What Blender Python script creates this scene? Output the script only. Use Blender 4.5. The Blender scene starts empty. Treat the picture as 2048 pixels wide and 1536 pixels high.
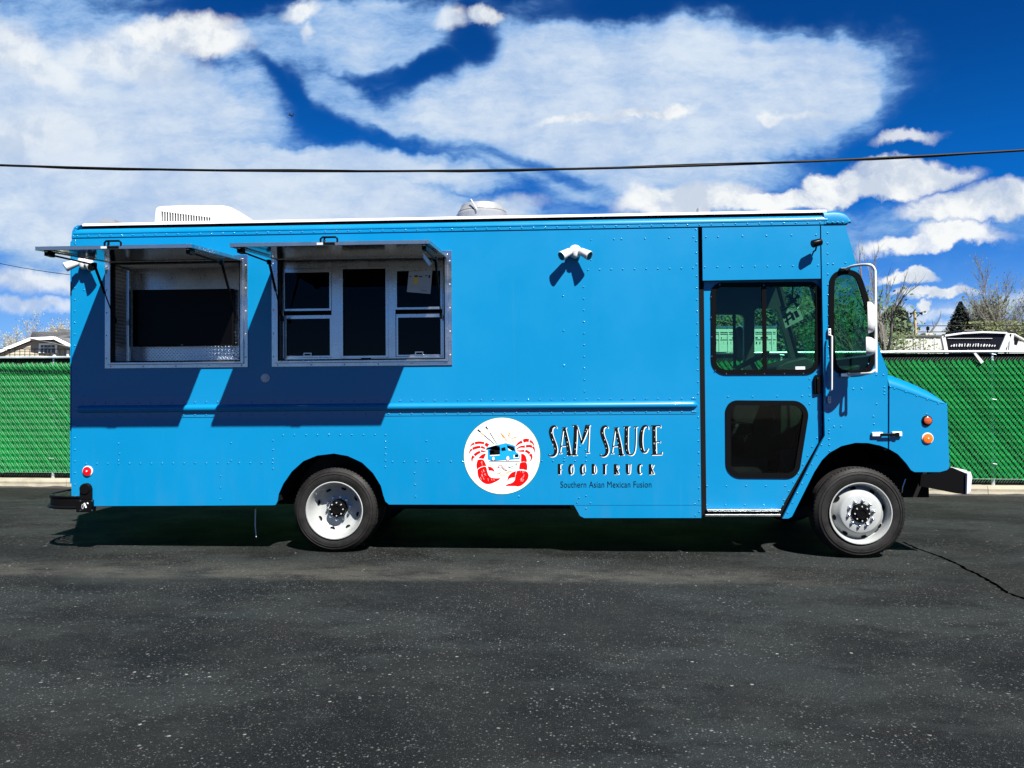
import bpy, bmesh, math, random
from mathutils import Vector, Matrix, noise
from mathutils.geometry import tessellate_polygon
S = bpy.context.scene
COL = S.collection
random.seed(4)
pi = math.pi

# ------------------------------------------------------------------ camera
FOC = 1540.0; YAW = math.radians(2.66); PITCH = math.atan(24/1540); EYE = 1.526; DIST = 7.373
cf = Vector((-math.sin(YAW)*math.cos(PITCH), math.cos(YAW)*math.cos(PITCH), math.sin(PITCH)))
cr = Vector((math.cos(YAW), math.sin(YAW), 0)); cu = cr.cross(cf)
cam = bpy.data.cameras.new('camera'); camo = bpy.data.objects.new('camera', cam); COL.objects.link(camo)
cam.sensor_width = 36; cam.lens = FOC/2048*36; cam.clip_start = .05; cam.clip_end = 3000
camo.matrix_world = Matrix(((cr.x, cu.x, -cf.x, 0), (cr.y, cu.y, -cf.y, -DIST), (cr.z, cu.z, -cf.z, EYE), (0, 0, 0, 1)))
S.camera = camo

def ray(px, py): return cf + cr*((px-1024)/FOC) + cu*((768-py)/FOC)
def at(px, py, Y):
    "world point on the vertical plane y = Y"
    d = ray(px, py); t = (Y+DIST)/d.y
    return Vector((d.x*t, Y, EYE+d.z*t))
def gnd(px, py, z=0.):
    d = ray(px, py); t = (z-EYE)/d.z
    return Vector((d.x*t, -DIST+d.y*t, z))

# ------------------------------------------------------------------ sun, sky, exposure
EXPO = 1.72
sun_dir = Vector((-.578, 1.0, -1.392)).normalized()
sl = bpy.data.lights.new('sun', 'SUN'); so = bpy.data.objects.new('sun', sl); COL.objects.link(so)
sl.energy = 5.0; sl.angle = math.radians(.53); sl.color = (1, .965, .91)
so.rotation_euler = sun_dir.to_track_quat('-Z', 'Y').to_euler(); so.location = (5, -9, 14)
SUN_EL = math.asin(-sun_dir.z); SUN_AZ = math.atan2(-sun_dir.x, -sun_dir.y)
S.render.engine = 'CYCLES'
S.view_settings.view_transform = 'Standard'; S.view_settings.look = 'None'
S.view_settings.exposure = EXPO; S.view_settings.gamma = 1; S.view_settings.use_curve_mapping = False
S.cycles.use_denoising = True
S.cycles.max_bounces = 6; S.cycles.diffuse_bounces = 3; S.cycles.transparent_max_bounces = 12
S.cycles.caustics_reflective = True
S.cycles.sample_clamp_indirect = 6

W = bpy.data.worlds.new('World'); S.world = W; W.use_nodes = True
nt = W.node_tree; nt.nodes.clear()
class G:
    "small wrapper that writes shader maths as expressions"
    def __init__(s, tree): s.t = tree
    def node(s, typ, **k):
        n = s.t.nodes.new(typ)
        for a, b in k.items(): setattr(n, a, b)
        return n
    def put(s, sock, v):
        if isinstance(v, bpy.types.NodeSocket): s.t.links.new(v, sock)
        else: sock.default_value = v
    def m(s, op, a, b=0., c=0.):
        n = s.node('ShaderNodeMath', operation=op); s.put(n.inputs[0], a); s.put(n.inputs[1], b); s.put(n.inputs[2], c)
        return n.outputs[0]
    def v(s, op, a, b=(0, 0, 0)):
        n = s.node('ShaderNodeVectorMath', operation=op); s.put(n.inputs[0], a)
        if op == 'SCALE': s.put(n.inputs[3], b)
        else: s.put(n.inputs[1], b)
        return n.outputs['Value'] if op in ('LENGTH', 'DOT_PRODUCT') else n.outputs[0]
    def xyz(s, v):
        n = s.node('ShaderNodeSeparateXYZ'); s.put(n.inputs[0], v); return n.outputs
    def comb(s, x, y, z=0.):
        n = s.node('ShaderNodeCombineXYZ'); s.put(n.inputs[0], x); s.put(n.inputs[1], y); s.put(n.inputs[2], z); return n.outputs[0]
    def step(s, x, a, b, lo=0., hi=1., smooth=True):
        n = s.node('ShaderNodeMapRange'); n.interpolation_type = 'SMOOTHSTEP' if smooth else 'LINEAR'
        s.put(n.inputs['Value'], x); s.put(n.inputs['From Min'], a); s.put(n.inputs['From Max'], b)
        s.put(n.inputs['To Min'], lo); s.put(n.inputs['To Max'], hi); return n.outputs[0]
    def noise(s, vec, scale, detail=4., rough=.55, dist=0., col=False):
        n = s.node('ShaderNodeTexNoise'); s.put(n.inputs['Vector'], vec); s.put(n.inputs['Scale'], scale)
        s.put(n.inputs['Detail'], detail); s.put(n.inputs['Roughness'], rough); s.put(n.inputs['Distortion'], dist)
        return n.outputs['Color' if col else 'Fac']
    def mix(s, f, a, b, op='MIX'):
        n = s.node('ShaderNodeMix', data_type='RGBA', blend_type=op); s.put(n.inputs[0], f)
        for i, c in ((6, a), (7, b)):
            s.put(n.inputs[i], c if isinstance(c, bpy.types.NodeSocket) else (*c[:3], 1))
        return n.outputs[2]
    def mapping(s, vec, loc=(0, 0, 0), rot=(0, 0, 0), scale=(1, 1, 1), kind='POINT'):
        n = s.node('ShaderNodeMapping', vector_type=kind); s.put(n.inputs[0], vec)
        n.inputs['Location'].default_value = loc; n.inputs['Rotation'].default_value = rot; n.inputs['Scale'].default_value = scale
        return n.outputs[0]
g = G(nt)
SKYK = .0625
sky = g.node('ShaderNodeTexSky', sky_type='NISHITA', sun_disc=False)
sky.sun_elevation = SUN_EL; sky.sun_rotation = SUN_AZ; sky.altitude = 1700; sky.air_density = 1.0; sky.dust_density = .25; sky.ozone_density = 2.2
dirv = g.node('ShaderNodeTexCoord').outputs['Generated']
dx, dy, dz = g.xyz(dirv)[:3]
def skyuv(px, py):
    d = ray(px, py); return d.x/d.y, d.z/d.y
ysafe = g.m('MAXIMUM', dy, .12)
u = g.m('DIVIDE', dx, ysafe); v = g.m('DIVIDE', dz, ysafe)
uv = g.comb(u, v)
warp = g.v('SCALE', g.v('SUBTRACT', g.noise(uv, 5., 5., .6, col=True), (.5, .5, .5)), .16)
fine = g.v('SCALE', g.v('SUBTRACT', g.noise(uv, 16., 6., .62, col=True), (.5, .5, .5)), .05)
uvw = g.v('ADD', uv, warp)                 # soft cirrus outline
uvc = g.v('ADD', g.v('ADD', uv, g.v('SCALE', warp, .35)), fine)   # ragged cumulus outline
def ell(src, px, py, rx, ry, rot=0., soft=.5, wt=1.):
    cu_, cv_ = skyuv(px, py)
    q = g.mapping(src, (cu_, cv_, 0), (0, 0, math.radians(rot)), (rx/FOC, ry/FOC, 1), 'TEXTURE')
    x = g.step(g.v('LENGTH', g.v('MULTIPLY', q, (1, 1, 0))), 1+soft, max(0., 1-soft))
    return g.m('MULTIPLY', x, wt) if wt != 1 else x
def union(lst):
    a = lst[0]
    for b in lst[1:]: a = g.m('MAXIMUM', a, b)
    return a
veil = union([ell(uvw, 120, 290, 470, 250, -8, .4, 1.), ell(uvw, 420, 430, 760, 125, -6, .35, 1.), ell(uvw, 330, 190, 290, 120, -25, .5, .95),
              ell(uvw, 1290, 190, 490, 165, 3, .3, .92), ell(uvw, 1560, 160, 215, 120, 0, .25, .95), ell(uvw, 1120, 270, 400, 75, -8, .5, .95), ell(uvw, 1330, 340, 260, 75, 0, .6, .8), ell(uvw, 1000, 160, 200, 50, 35, .6, .6),
              ell(uvw, 750, 60, 230, 85, 0, .4, .66), ell(uvw, 560, 80, 150, 70, 0, .6, .6), ell(uvw, 150, 60, 280, 90, 0, .7, .6), ell(uvw, 1080, 90, 160, 70, 20, .6, .5),
              ell(uvw, 1400, 460, 900, 60, 0, .8, .5), ell(uvw, 680, 190, 120, 60, -40, .6, .62), ell(uvw, 900, 262, 230, 34, -8, .6, .8), ell(uvw, 700, 345, 330, 45, -3, .5, .95), ell(uvw, 120, 20, 260, 60, 0, .6, .6)])
uvg = g.v('ADD', uv, g.v('SCALE', warp, .45))
gap = union([ell(uvg, 545, 148, 65, 13, -42, .8, .7), ell(uvg, 598, 195, 65, 19, -50, .8, .85), ell(uvg, 652, 254, 75, 29, -32, .7, 1.), ell(uvg, 760, 279, 110, 15, -6, .8, .5), ell(uvg, 900, 290, 130, 10, -5, .8, .35),
             ell(uvg, 1050, 318, 125, 13, -15, .8, .7), ell(uvg, 1150, 354, 80, 15, -25, .8, .7), ell(uvg, 790, 142, 95, 15, 4, .7, .8), ell(uvg, 872, 134, 85, 29, 14, .6, 1.), ell(uvg, 940, 98, 48, 50, 50, .6, 1.), ell(uvg, 935, 20, 22, 30, -30, .8, .8),
             ell(uvg, 390, 2, 170, 13, 0, .8, .6), ell(uvg, 1240, 12, 190, 24, 6, .7, .8)])
fib = g.noise(g.mapping(g.v('ADD', uv, g.v('SCALE', warp, .3)), (0, 0, 0), (0, 0, math.radians(-20)), (6, 17, 1)), 1.8, 7., .68)
fib2 = g.noise(g.mapping(g.v('ADD', uv, g.v('SCALE', warp, .5)), (0, 0, 0), (0, 0, math.radians(32)), (8, 20, 1)), 1.8, 6., .68)
fibre = g.m('ADD', g.m('MULTIPLY', fib, .6), g.m('MULTIPLY', fib2, .4))
raw = g.m('MULTIPLY', veil, g.m('SUBTRACT', 1., g.m('MULTIPLY', gap, .88)))
raw = g.m('ADD', raw, g.m('MULTIPLY', g.m('MULTIPLY', g.m('SUBTRACT', fibre, .5), 1.15), g.step(raw, .02, .35)))
dens = g.step(raw, -.02, 1.24)
cum = union([ell(uvc, 350, 62, 125, 36, 0, .35, .95), ell(uvc, 400, 80, 100, 32, 0, .35, .95), ell(uvc, 260, 115, 150, 38, -12, .5, .7), ell(uvc, 600, 25, 42, 18, 20, .5, .9), ell(uvc, 617, 62, 16, 15, 0, .6, .7),
             ell(uvc, 30, 90, 80, 45, -30, .5, .8), ell(uvc, 90, 140, 90, 30, -20, .5, .6), ell(uvc, 60, 270, 140, 50, 0, .7, .55), ell(uvc, 970, 40, 34, 14, -15, .5, .9), ell(uvc, 905, 40, 30, 20, 0, .6, .7),
             ell(uvc, 1375, 400, 135, 36, 0, .3), ell(uvc, 1330, 385, 60, 22, 0, .3), ell(uvc, 1500, 412, 120, 18, 0, .3), ell(uvc, 1620, 402, 110, 22, 8, .25), ell(uvc, 1775, 362, 150, 34, 3, .22), ell(uvc, 1800, 335, 85, 24, 0, .25), ell(uvc, 1640, 370, 36, 24, 0, .25), ell(uvc, 1860, 352, 70, 26, -5, .25), ell(uvc, 1790, 385, 60, 18, 0, .3),
             ell(uvc, 1950, 425, 140, 24, 0, .25), ell(uvc, 2040, 400, 120, 40, 0, .25), ell(uvc, 1920, 410, 90, 24, 0, .3), ell(uvc, 1860, 486, 135, 16, 4, .28), ell(uvc, 1910, 470, 80, 22, 0, .25),
             ell(uvc, 1812, 553, 52, 11, 4, .3), ell(uvc, 1830, 545, 30, 10, 0, .3), ell(uvc, 1870, 577, 85, 10, 4, .3), ell(uvc, 1842, 600, 18, 8, 0, .3), ell(uvc, 1860, 615, 150, 9, 2, .6, .7), ell(uvc, 1880, 650, 160, 16, 0, .5, .8), ell(uvc, 2010, 610, 120, 20, 0, .6, .6),
             ell(uvc, 1290, 222, 90, 9, 7, .5, .95), ell(uvc, 1345, 216, 32, 14, 0, .4, .95), ell(uvc, 1160, 243, 80, 8, 0, .5, .8), ell(uvc, 1545, 232, 26, 11, 0, .5, .75), ell(uvc, 1620, 222, 50, 7, 5, .6, .6),
             ell(uvc, 1818, 275, 52, 12, 4, .5, .75), ell(uvc, 70, 560, 130, 24, 0, .6, .8), ell(uvc, 60, 610, 150, 14, 0, .6, .7), ell(uvc, 1010, 415, 70, 20, 0, .6, .5)])
cum = g.m('MULTIPLY', cum, g.step(g.noise(uvc, 22., 5., .6), .3, .5, .72, 1.))
# the rest of the sky, out of the frame: unseen clouds, thinned to weaken the fill light
pv = g.v('SCALE', g.comb(dx, dy), g.m('DIVIDE', 1., g.m('ADD', g.m('MAXIMUM', dz, 0.), .18)))
rest = g.step(g.noise(g.mapping(pv, (3.1, 1.7, 0), (0, 0, .5), (1., 1.7, 1)), .9, 6., .6), .6, .85, 0., .3)
infront = g.step(dy, .35, .6)
base = g.mix(1., sky.outputs[0], (.008, .17, .43), 'MULTIPLY')
base = g.mix(g.m('MULTIPLY', g.step(dz, .02, .42, 1., 0.), .75), base, (.02, 1.15, 4.3))
base = g.mix(g.m('MULTIPLY', g.step(dz, -.03, .21, 1., 0.), .9), base, (1.75, 3.2, 5.0))
shade = g.noise(uvc, 7., 5., .6)
ccol = g.mix(g.step(g.m('ADD', g.m('MULTIPLY', shade, .6), g.m('MULTIPLY', fibre, .4)), .36, .62), (2.15, 2.85, 4.0), (3.4, 3.88, 4.45))
kcol = g.mix(g.step(g.noise(uvc, 13., 6., .6), .36, .58), (2.9, 3.3, 3.9), (4.6, 4.7, 4.7))
front = g.mix(g.step(dens, 0., .55), base, (1.0, 2.05, 3.8))
front = g.mix(g.step(dens, .25, 1.), front, ccol)
front = g.mix(g.m('MINIMUM', cum, 1.), front, kcol)
back = g.mix(rest, base, (2.4, 3.0, 3.8))
bga = g.node('ShaderNodeBackground'); g.put(bga.inputs[0], back); bga.inputs[1].default_value = SKYK
bgb = g.node('ShaderNodeBackground'); g.put(bgb.inputs[0], front); bgb.inputs[1].default_value = SKYK
mxs = g.node('ShaderNodeMixShader'); g.put(mxs.inputs[0], g.m('MULTIPLY', infront, g.step(dz, -.06, -.03)))
nt.links.new(bga.outputs[0], mxs.inputs[1]); nt.links.new(bgb.outputs[0], mxs.inputs[2])
nt.links.new(mxs.outputs[0], g.node('ShaderNodeOutputWorld').inputs[0])
W.cycles.sampling_method = 'MANUAL'; W.cycles.sample_map_resolution = 512

# ------------------------------------------------------------------ materials
MATS = {}
def mat(name, color, rough=.6, metal=0., coat=0., bump=None, var=None, spec=.5, spread=.0, coat_rough=.04):
    "bump = (scale, strength, stretch); var = (scale, amount)"
    if name in MATS: return MATS[name]
    m = bpy.data.materials.new(name); m.use_nodes = True; MATS[name] = m
    t = m.node_tree; h = G(t); b = t.nodes['Principled BSDF']
    b.inputs['Roughness'].default_value = rough; b.inputs['Metallic'].default_value = metal
    b.inputs['Coat Weight'].default_value = coat; b.inputs['Coat Roughness'].default_value = coat_rough; b.inputs['Specular IOR Level'].default_value = spec
    co = h.node('ShaderNodeTexCoord').outputs['Object']
    c = (*color, 1)
    if var:
        n = h.noise(co, var[0], 5., .6)
        c = h.mix(h.step(n, .3, .7), tuple(x*(1-var[1]) for x in color), tuple(min(1, x*(1+var[1])) for x in color))
        h.put(b.inputs['Roughness'], h.step(n, .3, .7, max(.02, rough*.8), min(1, rough*1.2)))
    if spread:
        r = h.node('ShaderNodeObjectInfo').outputs['Random']
        c = h.mix(1., c if not isinstance(c, tuple) else c[:3], h.mix(r, (1-spread,)*3, (1+spread,)*3), 'MULTIPLY')
    h.put(b.inputs['Base Color'], c)
    if bump:
        src = co if len(bump) < 3 else h.mapping(co, scale=bump[2])
        bn = h.node('ShaderNodeBump'); bn.inputs['Strength'].default_value = bump[1]; bn.inputs['Distance'].default_value = .01
        h.put(bn.inputs['Height'], h.noise(src, bump[0], 4., .6)); t.links.new(bn.outputs[0], b.inputs['Normal'])
    return m
blue = mat('blue_paint', (.0, .122, .262), .34, 0, .2, bump=(1.3, .05, (1, 1, 1.6)), var=(.8, .03), spec=.25)
white = mat('white_paint', (.42, .43, .43), .35, 0, .3)
rimm = mat('rim_enamel', (.23, .24, .235), .4, 0, .2, var=(6, .08))
roofw = mat('white_roof', (.46, .46, .455), .5, var=(3, .05))
alu = mat('brushed_aluminium', (.42, .44, .455), .26, 1., bump=(12, .02, (1, 1, 9)), var=(6, .07))
plate_m = mat('tread_plate_aluminium', (.46, .48, .5), .33, 1., var=(5, .12))
mirror_m = mat('bare_sheet_metal', (.15, .165, .175), .12, 1., bump=(2.2, .12), var=(2, .08))
chrome = mat('chrome', (.75, .76, .78), .12, 1., var=(8, .05))
brightm = mat('bright_steel', (.36, .37, .37), .3, .55, .3, var=(5, .1))
_t = None
riv_m = mat('blue_rivet_paint', (.0, .122, .262), .3, 0, .6, spec=.5, coat_rough=.12)
rubber = mat('tyre_rubber', (.0075, .007, .0066), .62, bump=(70, .25), var=(7, .25), spec=.2)
black = mat('black_trim', (.003, .003, .0032), .3, spec=.05)
blackm = mat('black_matt', (.003, .003, .0032), .9, spec=.1)
screenm = mat('black_screen', (.001, .001, .0011), .3, spec=.08)
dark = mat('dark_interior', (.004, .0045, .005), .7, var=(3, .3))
chassis = mat('chassis_black', (.003, .003, .003), .8, spec=.15, var=(6, .3))
greym = mat('grey_plastic', (.3, .31, .32), .5)
redm = mat('red_lens', (.5, .0, .003), .2, coat=.6)
orange = mat('orange_lens', (.7, .1, .003), .2, coat=.6)
amber = mat('dark_amber_lens', (.28, .05, .012), .2, coat=.6)
yellow = mat('yellow_plastic', (.75, .5, .02), .4)
paper = mat('white_paper', (.42, .45, .48), .8); cardm = mat('aged_card', (.2, .22, .2), .8, var=(6, .15))
inkk = mat('black_ink', (.003, .003, .003), .5, spec=.06); inkw = mat('white_vinyl', (.55, .55, .54), .5, spec=.06); inkr = mat('red_vinyl', (.6, .002, .002), .5, spec=.06)
inkb = mat('blue_vinyl', (.005, .2, .5), .5, spec=.06); inko = mat('brown_orange_ink', (.42, .17, .04), .5, spec=.06); inkg = mat('green_ink', (.03, .12, .09), .5, spec=.06); inkp = mat('maroon_ink', (.3, .02, .05), .5, spec=.06)
galv = mat('galvanised_steel', (.5, .56, .56), .4, .65, var=(4, .12))
wirem = mat('fence_wire', (.12, .26, .17), .5, .1)
slatm = mat('green_slat', (.0, .096, .016), .5, spec=.1, spread=.22, var=(3, .12))
concrete = mat('kerb_concrete', (.21, .19, .14), .85, bump=(30, .5), var=(5, .16))
cable_m = mat('cable_black', (.003, .003, .003), .5, spec=.06)
bt = blue.node_tree; hh_ = G(bt); bb_ = bt.nodes['Principled BSDF']; src_ = bb_.inputs['Base Color'].links[0].from_socket
oc_ = hh_.node('ShaderNodeTexCoord').outputs['Object']; zz_ = hh_.xyz(oc_)[2]
dirt_ = hh_.m('MULTIPLY', hh_.step(zz_, 1.15, .35), hh_.step(hh_.noise(hh_.mapping(oc_, scale=(1, 1, .25)), 6., 6., .65), .42, .75))
streak_ = hh_.m('MULTIPLY', hh_.step(hh_.noise(hh_.mapping(oc_, scale=(9, 1, .35)), 2., 5., .6), .58, .8), .10)
c_ = hh_.mix(hh_.m('ADD', hh_.m('MULTIPLY', dirt_, .12), streak_), src_, (.055, .1, .16)); hh_.put(bb_.inputs['Base Color'], c_)
def glass(name, tint, refl=.5, rough=.02):
    m = bpy.data.materials.new(name); m.use_nodes = True; t = m.node_tree; t.nodes.clear(); h = G(t)
    tr = h.node('ShaderNodeBsdfTransparent'); tr.inputs[0].default_value = (*tint, 1)
    gl = h.node('ShaderNodeBsdfGlossy'); gl.inputs['Roughness'].default_value = rough
    fr = h.node('ShaderNodeFresnel'); fr.inputs[0].default_value = 1.5
    mx = h.node('ShaderNodeMixShader'); h.put(mx.inputs[0], h.m('MULTIPLY', fr.outputs[0], refl*2))
    t.links.new(tr.outputs[0], mx.inputs[1]); t.links.new(gl.outputs[0], mx.inputs[2])
    t.links.new(mx.outputs[0], h.node('ShaderNodeOutputMaterial').inputs[0]); return m
cabglass = glass('green_tinted_glass', (.56, .82, .68), .26, .03)
farglass = glass('clear_cab_glass', (.76, .93, .86), .2)
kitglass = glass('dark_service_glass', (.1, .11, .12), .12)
doorglass = glass('smoked_door_glass', (.5, .55, .53), .14)
meshglass = glass('pale_pane', (.5, .55, .6), .6)

# ------------------------------------------------------------------ object helpers
def link(name, me, m, parent=None, smooth=False, loc=None):
    if m is not None:
        me.materials.clear(); me.materials.append(m)
    if smooth:
        me.shade_smooth()
    o = bpy.data.objects.new(name, me); COL.objects.link(o)
    if parent: o.parent = parent
    if loc is not None: o.location = loc
    return o
def tag(o, label=None, cat=None, group=None, kind=None):
    if label: o['label'] = label
    if cat: o['category'] = cat
    if group: o['group'] = group
    if kind: o['kind'] = kind
    return o
def empty(name, loc=(0, 0, 0), rot=(0, 0, 0), parent=None):
    o = bpy.data.objects.new(name, None); COL.objects.link(o); o.location = loc; o.rotation_euler = rot; o.empty_display_size = .2
    if parent: o.parent = parent
    return o
class MB:
    def __init__(s): s.v = []; s.f = []
    def add(s, vs, fs):
        n = len(s.v); s.v += [tuple(p) for p in vs]; s.f += [tuple(i+n for i in f) for f in fs]; return s
    def box(s, a, b, rot=None, bev=0.):
        x0, y0, z0 = a; x1, y1, z1 = b
        vs = [Vector(p) for p in ((x0, y0, z0), (x1, y0, z0), (x1, y1, z0), (x0, y1, z0), (x0, y0, z1), (x1, y0, z1), (x1, y1, z1), (x0, y1, z1))]
        if rot is not None:
            c = (Vector(a)+Vector(b))/2; vs = [rot @ (p-c)+c for p in vs]
        return s.add(vs, [(0, 3, 2, 1), (4, 5, 6, 7), (0, 1, 5, 4), (1, 2, 6, 5), (2, 3, 7, 6), (3, 0, 4, 7)])
    def tube(s, pts, r, n=8, cap=True):
        pts = [Vector(p) for p in pts]; rr = r if isinstance(r, (list, tuple)) else [r]*len(pts)
        rings = []; up = None
        for i, p in enumerate(pts):
            t = (pts[min(i+1, len(pts)-1)]-pts[max(i-1, 0)])
            t = t.normalized() if t.length > 1e-9 else Vector((0, 0, 1))
            if up is None: up = Vector((0, 0, 1)) if abs(t.z) < .9 else Vector((1, 0, 0))
            a = t.cross(up); a = a.normalized() if a.length > 1e-6 else t.orthogonal().normalized()
            up = a.cross(t).normalized()
            rings.append([p+(a*math.cos(2*pi*k/n)+up*math.sin(2*pi*k/n))*rr[i] for k in range(n)])
        vs = [q for R in rings for q in R]; fs = []
        for i in range(len(pts)-1):
            for k in range(n): fs.append((i*n+k, i*n+(k+1) % n, (i+1)*n+(k+1) % n, (i+1)*n+k))
        if cap: fs += [tuple(range(n))[::-1], tuple((len(pts)-1)*n+k for k in range(n))]
        return s.add(vs, fs)
    def lathe(s, prof, c=(0, 0, 0), axis='y', n=40, close=False):
        "prof = [(radius, along)]"
        vs = []
        for k in range(n):
            a = 2*pi*k/n
            for r, h in prof:
                p = {'y': (r*math.cos(a), h, r*math.sin(a)), 'z': (r*math.cos(a), r*math.sin(a), h), 'x': (h, r*math.cos(a), r*math.sin(a))}[axis]
                vs.append((p[0]+c[0], p[1]+c[1], p[2]+c[2]))
        m = len(prof); fs = []
        for k in range(n):
            for i in range(m if close else m-1):
                j = (i+1) % m
                fs.append((k*m+i, k*m+j, ((k+1) % n)*m+j, ((k+1) % n)*m+i))
        return s.add(vs, fs)
    def prism(s, outer, y0, y1, holes=()):
        "outline in (x, z), from y0 (front) to y1"
        outer = list(outer); holes = [list(hh) for hh in holes]; A2 = lambda q: sum(q[i][0]*q[(i+1) % len(q)][1]-q[(i+1) % len(q)][0]*q[i][1] for i in range(len(q)))
        if A2(outer) < 0: outer.reverse()
        for hh in holes:
            if A2(hh) < 0: hh.reverse()
        polys = [[Vector((x, z, 0)) for x, z in outer]]+[[Vector((x, z, 0)) for x, z in hh] for hh in holes]
        tri = tessellate_polygon(polys); flat = [p for P in polys for p in P]; n = len(flat)
        vs = [(p.x, y0, p.y) for p in flat]+[(p.x, y1, p.y) for p in flat]; fs = []
        for a, b, c in tri:
            cr_ = (flat[b]-flat[a]).cross(flat[c]-flat[a]).z
            if abs(cr_) < 1e-12: continue
            t = (a, b, c) if cr_ > 0 else (a, c, b)
            fs.append(t); fs.append((t[0]+n, t[2]+n, t[1]+n))
        k = 0
        for P in polys:
            L = len(P)
            ar = sum(P[i].x*P[(i+1) % L].y-P[(i+1) % L].x*P[i].y for i in range(L))
            for i in range(L):
                a, b = k+i, k+(i+1) % L
                fs.append((a, a+n, b+n, b) if ar > 0 else (a, b, b+n, a+n))
            k += L
        return s.add(vs, fs)
    def mesh(s, name='m', fix=True):
        me = bpy.data.meshes.new(name); me.from_pydata(s.v, [], s.f); me.update()
        if fix:
            bm = bmesh.new(); bm.from_mesh(me); bmesh.ops.recalc_face_normals(bm, faces=bm.faces); bm.to_mesh(me); bm.free()
        return me
    def build(s, name, m, parent=None, smooth=False, bevel=0., fix=True, loc=None, kind=None):
        o = link(name, s.mesh(name, fix), m, parent, False, loc)
        if smooth:
            o.data.shade_smooth()
            try: o.data.set_sharp_from_angle(angle=math.radians(38))
            except Exception: pass
        if bevel:
            b = o.modifiers.new('b', 'BEVEL'); b.width = bevel; b.segments = 2; b.limit_method = 'ANGLE'; b.angle_limit = math.radians(40)
        if kind: o['kind'] = kind
        return o
def rrect(x0, z0, x1, z1, r, n=6, quad=None):
    "rounded outline; quad gives four free corners instead"
    c = quad or [(x0, z0), (x1, z0), (x1, z1), (x0, z1)]
    out = []
    rs = r if isinstance(r, (list, tuple)) else [r]*4
    for i in range(4):
        p = Vector(c[i]); a = (Vector(c[i-1])-p).normalized(); b = (Vector(c[(i+1) % 4])-p).normalized()
        ang = a.angle(b); d = rs[i]/math.tan(ang/2)
        s_, e_ = p+a*d, p+b*d; cen = p+(a+b).normalized()*(rs[i]/math.sin(ang/2))
        a0 = math.atan2(s_.y-cen.y, s_.x-cen.x); a1 = math.atan2(e_.y-cen.y, e_.x-cen.x)
        dlt = (a1-a0+pi) % (2*pi)-pi
        for k in range(n+1):
            t = a0+dlt*k/n; out.append((cen.x+rs[i]*math.cos(t), cen.y+rs[i]*math.sin(t)))
    return out
def circle(cx, cz, r, n=32, a0=0, a1=2*pi):
    return [(cx+r*math.cos(a0+(a1-a0)*k/n), cz+r*math.sin(a0+(a1-a0)*k/n)) for k in range(n)]
def ribbon(pts, w):
    "outline of a stroke, w = width or widths"
    P = [Vector(p) for p in pts]; ws = w if isinstance(w, (list, tuple)) else [w]*len(P)
    L, R = [], []
    for i, p in enumerate(P):
        t = (P[min(i+1, len(P)-1)]-P[max(i-1, 0)]).normalized(); nrm = Vector((-t.y, t.x))
        L.append(p+nrm*ws[i]/2); R.append(p-nrm*ws[i]/2)
    return L, R
def smooth_line(pts, n=4):
    P = [Vector(p) for p in pts]; out = []
    for i in range(len(P)-1):
        a, b, c, d = P[max(i-1, 0)], P[i], P[i+1], P[min(i+2, len(P)-1)]
        for k in range(n):
            t = k/n
            out.append(.5*((2*b)+(-a+c)*t+(2*a-5*b+4*c-d)*t*t+(-a+3*b-3*c+d)*t**3))
    out.append(P[-1]); return out

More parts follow.
